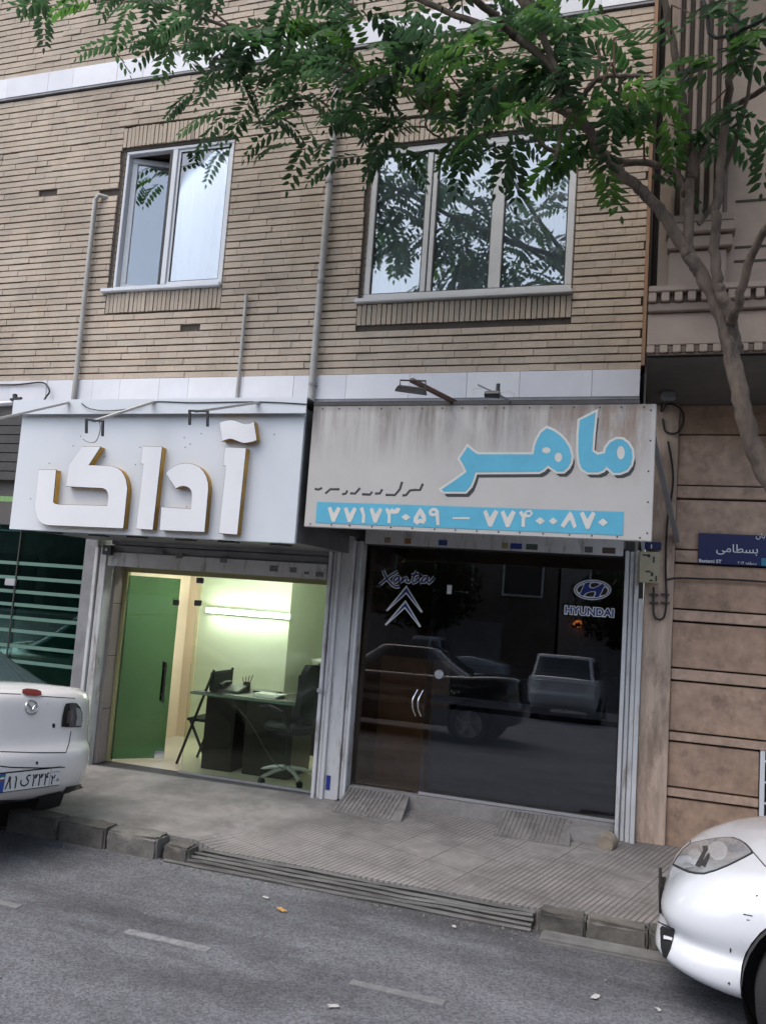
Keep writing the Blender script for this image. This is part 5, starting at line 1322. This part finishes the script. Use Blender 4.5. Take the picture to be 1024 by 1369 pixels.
# ================================================================== street tree
def frond(b, p, d, L, n, droop, col, lw=1.0):
    """pinnate leaf: drooping stalk with paired leaflets"""
    d = Vector(d).normalized(); up = Vector((0,0,1)); cl = b.color(); pos = Vector(p); st = L/n
    roll = random.uniform(-.5, .5)
    for i in range(n+1):
        t = i/n
        d2 = (d - up*droop*(.25+1.3*t)*.16).normalized(); d = d2
        sd = d.cross(up)
        if sd.length < .05: sd = Vector((random.random(), random.random(), 0))
        sd.normalize(); nn = sd.cross(d); sd = (sd*math.cos(roll)+nn*math.sin(roll)).normalized(); nn = sd.cross(d)
        pos = pos + d*st
        ll = .118*(math.sin(math.pi*(.18+.70*t))**.7)*random.uniform(.85,1.12)*lw
        if i < 1: continue
        for s_ in ((-1, 1) if i < n else (0,)):
            dirv = (sd*s_*.9 + d*(.42 if s_ else 1) - nn*.0 - up*random.uniform(.12,.40)).normalized()
            wv = dirv.cross(nn)
            if wv.length < .1: wv = d.copy()
            wv.normalize(); w_ = ll*.205; cup = dirv.cross(wv)*w_*.35
            q0 = pos + dirv*.006; m1 = pos+dirv*ll*.35; m2 = pos+dirv*ll*.7 - up*ll*.04; tip = pos+dirv*ll - up*ll*.10
            vs = [b.bm.verts.new(v) for v in (q0, m1+wv*w_+cup, m2+wv*w_*.75+cup, tip, m2-wv*w_*.75+cup, m1-wv*w_+cup, (m1+m2)/2)]
            g = random.uniform(.85,1.15); c = (col[0]*g, col[1]*g, col[2]*g, 1)
            for f in ((0,1,6),(1,2,6),(2,3,6),(3,4,6),(4,5,6),(5,0,6)):
                fc_ = b.bm.faces.new([vs[k] for k in f])
                for lp in fc_.loops: lp[cl] = c
    return pos
tr = thing('street_tree', 'leaning street tree with feathery leaves spreading over both windows', 'tree', (.95,4.92,.13))
def tp(px, py, y): return aty(px, py, y)
limbs = {}
def limb(name, pts, r0, r1, par, parname='limb'):
    P_ = [Vector(p) for p in pts]; out = []
    for i in range(len(P_)-1):
        p0, p1, p2, p3 = P_[max(i-1,0)], P_[i], P_[i+1], P_[min(i+2, len(P_)-1)]
        for k in range(7):
            t = k/7; out.append(.5*((2*p1)+(p2-p0)*t+(2*p0-5*p1+4*p2-p3)*t*t+(3*p1-p0-3*p2+p3)*t**3))
    out.append(P_[-1]); n = len(out)
    rr = [(r0+(r1-r0)*i/(n-1))*(1+.025*math.sin(i*1.7)+.02*G()) for i in range(n)]
    limbs[name] = out
    return B().tube([p+Vector((.004*G(),.004*G(),0)) for p in out], rr, 12).build(parname, M['bark'], par, smooth=True)
tk = limb('trunk', [(.98,4.95,.05),(.93,4.93,.8),tp(1050,700,4.9),tp(1018,625,4.9),tp(995,555,4.9),tp(980,480,4.9),tp(958,405,4.9),tp(930,355,4.9),tp(917,335,4.9)], .060, .036, tr, 'trunk')
limb('A', [tp(948,385,4.9),tp(914,330,4.9),tp(880,278,4.85),tp(850,248,4.8),tp(824,225,4.75),tp(797,191,4.7),tp(771,142,4.6),tp(745,95,4.5),tp(720,30,4.4),tp(700,-60,4.3)], .038, .017, tr)
limb('B', [tp(936,365,4.9),tp(921,330,4.9),tp(921,285,4.9),tp(922,245,4.9),tp(927,225,4.88),tp(914,154,4.85),tp(908,97,4.8),tp(893,30,4.75),tp(886,-30,4.7),tp(880,-160,4.6)], .032, .018, tr)
limb('C', [tp(927,228,4.88),tp(944,190,4.95),tp(959,157,5.0),tp(981,142,4.9),tp(1024,116,4.7),tp(1090,70,4.4)], .022, .014, tr)
limb('D', [tp(985,470,4.92),tp(975,420,4.85),tp(962,385,4.82),tp(956,340,4.8),tp(958,280,4.75),tp(966,200,4.7),tp(975,120,4.65),tp(985,20,4.6),tp(990,-80,4.5)], .036, .016, tr)
limb('E', [tp(935,300,4.95),tp(958,260,4.9),tp(985,180,4.8),tp(1000,120,4.7),tp(1010,40,4.6)], .014, .01, tr)
limb('F', [tp(917,259,4.9),tp(905,235,4.95),tp(884,221,5.0),tp(827,214,5.1),tp(775,205,5.15),tp(728,196,5.2),tp(700,150,5.2)], .026, .012, tr)
limb('G', [tp(797,191,4.7),tp(780,165,4.75),tp(740,140,4.9),tp(690,118,5.0),tp(640,122,5.1),tp(590,125,5.2),tp(510,110,5.3),tp(440,85,5.35),tp(360,60,5.4),tp(290,30,5.4),tp(200,5,5.4)], .032, .012, tr)
limb('H', [tp(745,95,4.5),tp(690,50,4.5),tp(610,20,4.6),tp(520,-20,4.7),tp(420,-70,4.8)], .026, .012, tr)
limb('I', [tp(771,142,4.6),tp(800,105,4.5),tp(850,100,4.4),tp(872,102,4.35)], .018, .006, tr)
limb('J', [tp(771,142,4.6),tp(755,165,4.55),tp(745,200,4.5),tp(740,215,4.5)], .012, .008, tr)
limb('K', [tp(590,125,5.2),tp(570,165,5.25),tp(590,185,5.3),tp(612,198,5.3)], .01, .005, tr)
limb('L', [tp(360,60,5.4),tp(320,40,5.3),tp(260,0,5.2),tp(180,-40,5.1)], .012, .006, tr)
limb('N', [tp(720,30,4.4),tp(640,-80,4.3),tp(560,-200,4.2),tp(480,-350,4.1)], .03, .012, tr)
limb('O', [tp(886,-30,4.7),tp(840,-200,4.3),tp(780,-420,3.9)], .03, .012, tr)
limb('P', [tp(975,430,4.85),tp(985,410,4.7),tp(1010,330,4.5),tp(1060,250,4.2),tp(1120,160,4.0)], .03, .014, tr)
limb('Q', [tp(690,50,4.5),tp(600,-30,4.0),tp(480,-90,3.7),tp(340,-140,3.5)], .022, .010, tr)
allp = [p for k, v in limbs.items() if k != 'trunk' for p in v]
lv = B(); tw = B()
DARK = [(.10,.20,.09),(.12,.235,.105),(.085,.175,.085),(.135,.26,.11)]; YOUNG = [(.17,.34,.08),(.20,.37,.09),(.15,.32,.12)]
def spray(c, n, spread, young=.06, twig=True, down=.8):
    c = Vector(c); near = min(allp, key=lambda q: (q-c).length)
    if twig and (near-c).length > .06:
        mid = (near+c)/2 + Vector((.05*G(), .05*G(), .06)); tw.tube([near, mid, c], [.008,.006,.003], 5, cap=False)
    base = (c-near); base.z = 0
    for k in range(n):
        a = random.uniform(0, 2*math.pi); d = Vector((math.cos(a), math.sin(a), random.uniform(-.5,.45)))
        if base.length > .1: d += base.normalized()*.5
        p = c + Vector((G(), G(), G()*.8))*spread
        col = random.choice(YOUNG) if random.random() < young else random.choice(DARK)
        frond(lv, p, d, random.uniform(.34,.52), random.randint(7,10), random.uniform(.5,1.5)*down, col)
clusters = [  # px, py, depth, sprays, spread
 (60,-20,5.2,2,.14),(130,5,5.2,3,.14),(140,30,5.3,2,.10),(200,0,5.2,4,.16),(250,30,5.3,4,.15),(275,75,5.3,4,.12),(300,110,5.3,4,.12),(330,140,5.2,3,.10),
 (320,40,5.2,5,.16),(370,80,5.2,5,.16),(400,120,5.3,5,.14),(380,160,5.3,2,.08),(400,30,5.1,5,.16),(450,100,5.1,5,.15),(460,60,5.0,5,.16),(470,20,5.0,5,.16),
 (430,150,5.3,3,.10),(500,140,5.2,4,.12),(520,180,5.2,3,.08),(530,90,5.0,5,.15),(540,40,4.9,5,.16),(560,130,5.1,4,.12),(590,170,5.2,3,.09),(600,80,4.9,5,.15),
 (620,30,4.8,5,.16),(640,140,5.0,4,.12),(680,100,4.8,5,.14),(690,150,4.9,4,.11),(690,40,4.6,5,.15),(720,150,4.7,4,.10),(740,40,4.5,4,.14),(760,100,4.5,4,.12),
 (780,150,4.6,3,.10),(800,60,4.5,3,.13),(800,120,4.4,3,.10),(840,150,4.6,4,.11),(820,190,4.8,3,.09),(860,185,4.9,3,.10),(870,130,4.6,3,.12),(890,165,4.7,3,.12),(900,90,4.6,3,.12),(850,40,4.5,3,.14),
 (950,140,4.7,3,.12),(960,60,4.6,4,.14),(1000,90,4.5,4,.14),(1010,20,4.5,4,.14),(1030,150,4.6,2,.10),(930,20,4.6,4,.14),(980,180,4.8,2,.08),
 (300,-40,5.0,5,.2),(400,-40,4.9,5,.2),(500,-50,4.7,5,.2),(600,-60,4.5,5,.2),(700,-70,4.4,5,.2),(800,-60,4.4,5,.2),(900,-70,4.5,5,.2),(1000,-70,4.4,5,.2),(200,-60,5.1,4,.2),(100,-70,5.1,3,.2)]
for (px, py, y, n, sp) in clusters: spray(tp(px, py, y), int(n*(1.5 if px < 560 else 1.25 if px < 780 else .65)+.5), sp*1.18, young=.16 if 640 < px < 860 else .04)
# pale young fronds in their own brighter green
for (px, py, y) in ((660,75,4.5),(690,70,4.5),(745,50,4.5),(790,40,4.6),(480,75,4.8),(545,95,4.8),(700,170,4.6),(810,125,4.3),(890,150,4.5),(380,60,5.0),(980,95,4.5),(790,205,4.6),(430,130,5.0),(350,75,5.0)):
    c = tp(px, py, y)
    for k in range(2):
        a = random.uniform(0, 6.28); frond(lv, c, (math.cos(a), math.sin(a), .5), .46, 10, 1.3, random.choice(YOUNG))
# crown above the frame and towards the street
for k in range(80):
    a = random.uniform(0, 6.28); rr = random.random()**.5
    c = Vector((-1.0+2.5*rr*math.cos(a), 4.3+1.5*rr*math.sin(a), random.uniform(5.7, 7.6)))
    d_ = c-C0; dp = d_.dot(_f); py = CY-FPX*d_.dot(_u)/dp
    if py > -30: continue
    spray(c, 3, .2, .05, twig=random.random() < .5)
lv.build('crown', M['leaf'], tr, label='feathery green leaves with a few pale young ones')
tw.build('twig', M['twig'], tr, smooth=True)

# ================================================================== litter on the road
for i, (px, py, lab, col, s_) in enumerate(((376,1218,'dry orange leaf on the asphalt left of the channel cover middle',(.42,.22,.07),.035),
   (355,1202,'tiny white scrap just above the dry orange leaf',(.40,.39,.37),.022),(446,1348,'crumpled pale scrap at the bottom of the road',(.40,.39,.37),.028),(795,1335,'torn white paper strip on the road near the white car',(.40,.39,.37),.03),
   (607,1241,'white fleck on the road below the metal channel cover',(.40,.39,.37),.018),(730,1256,'small yellowish rubbish by the right kerb foot',(.35,.32,.2),.03),(310,1169,'white bottle cap close to the channel cover',(.40,.39,.37),.016),(880,1352,'white chip on the dark road near the front tyre',(.40,.39,.37),.02))):
    p = atz(px, py, .002); b = B(); a = random.uniform(0, 3)
    rows = []
    for j in range(4): rows.append([(p.x+math.cos(a)*s_*(u-1.5)*.6-math.sin(a)*s_*(j-1.5)*.3+.003*G(), p.y+math.sin(a)*s_*(u-1.5)*.6+math.cos(a)*s_*(j-1.5)*.3+.003*G(), .007+.005*random.random()) for u in range(4)])
    b.grid(rows); tag(b.build('litter', mat('scrap', col, .8)), lab, 'litter', 'litter on the road')

gr_ = B()
for k in range(420):
    x = random.uniform(-3.6, .3); y = 4.74-abs(random.gauss(0, .05)) if random.random() < .75 else random.uniform(3.0, 4.7); q = random.uniform(.003, .008)
    c = Vector((x, y, q*.6)); a = random.uniform(0, 3)
    gr_.hexa([(x-q,y-q,.0005),(x+q,y-q*.7,.0005),(x+q*.8,y+q,.0005),(x-q*.7,y+q*.8,.0005)], [(x-q*.5,y-q*.6,q),(x+q*.6,y-q*.4,q*.8),(x+q*.4,y+q*.6,q),(x-q*.4,y+q*.4,q*.7)])
go = gr_.build('gravel', mat('grit', (.16,.15,.135), .9, var=.5, vscale=30)); go['kind'] = 'stuff'; go['label'] = 'fine grit and crumbs scattered along the gutter and road'; go['category'] = 'grit'
# ================================================================== far side of the street
b = B(); b.box(-60, 60, -40, -15.2, 0, .14); b.build('far_pavement', M['sidewalk'])['kind'] = 'structure'
def opp(label, x0, x1, h, m, seed):
    t = thing('street_house', label, 'building', ((x0+x1)/2, -19, .14), 'houses across the street')
    b = B(); b.box(x0, x1, -28, -17.5, .1, h); b.build('wall', m, t)
    b = B(); b.box(x0-.1, x1+.1, -28, -17.3, h, h+.25); b.build('cornice', M['concrete'], t)
    rnd = random.Random(seed)
    for z in [3.6+3*k for k in range(int((h-3)/3))]:
        x = x0+1
        while x < x1-1.8:
            f = B(); frame_bars(f, x, x+1.5, z, z+1.5, -17.5, -17.42, .07); fo = f.build('window', M['wframe2'], t)
            p = B(); p.box(x+.07, x+1.43, -17.52, -17.46, z+.07, z+1.43); p.build('pane', M['oppdark'], fo)
            x += 2.6
    x = x0+.5
    while x < x1-2.6:
        p = B(); p.box(x, x+2.4, -17.52, -17.44, .15, 2.6); p.build('shop_door', M['oppdark'] if rnd.random() < .6 else M['greymetal'], t); x += 3
    return t
opp('tall brown house across the street', -14, -3.2, 8.2, M['opp'], 1); opp('low grey house across the street', -3.1, 7, 6.6, M['concrete'], 2); opp('wide tan house across the street', 7.1, 20, 8.6, M['tan'], 3); opp('long grey house across the street', -32, -14.1, 7.0, M['plaster'], 4)
def far_tree(label, x, y, h):
    t = thing('street_tree', label, 'tree', (x, y, .1), 'trees across the street')
    B().tube([(x,y,.05),(x+.05,y,1.2),(x-.05,y+.05,h*.5),(x,y,h*.8)], [.13,.11,.08,.03], 10).build('trunk', M['bark'], t, smooth=True)
    q = B(); cl = q.color(); rn = random.Random(int(x*10))
    for k in range(2600):
        a, u = rn.uniform(0, 6.28), rn.random()**.4; ph = rn.uniform(-1, 1)
        c = Vector((x+1.9*u*math.cos(a)*(1-ph*ph)**.5*(1+.3*math.sin(3*a)), y+1.7*u*math.sin(a)*(1-ph*ph)**.5, h*.68+h*.30*u*ph))
        d = Vector((rn.gauss(0,1), rn.gauss(0,1), rn.gauss(0,1))).normalized(); e = d.orthogonal().normalized(); s_ = .14
        f = q.bm.faces.new([q.bm.verts.new(v) for v in (c-d*s_, c+e*s_*.45, c+d*s_, c-e*s_*.45)])
        g = rn.uniform(.7, 1.3)
        for lp in f.loops: lp[cl] = (.035*g, .085*g, .028*g, 1)
    q.build('crown', M['leaf'], t)
far_tree('round street tree beside the pickup across the street', -7.5, -15.0, 5.2); far_tree('round street tree before the low grey house', -.5, -15.4, 4.8); far_tree('round street tree at the left across the street', -13.2, -15.2, 5.6); far_tree('round street tree before the tan house', 6.5, -15.2, 5.4)
lp = thing('wall_lantern', 'amber lit lantern hanging on the low grey house across the street', 'lantern', (-2.4,-17.3,2.7))
b = B(); b.lathe([(0,-.12),(.12,-.1),(.16,0),(.12,.12),(0,.14)], (-2.4,-17.2,2.75), (0,0,1), 16); b.build('globe', M['amber'], lp, smooth=True)
b = B(); b.bar((-2.4,-17.45,2.92),(-2.4,-17.15,2.92),.04,.04); b.build('bracket', M['darkmetal'], lp)
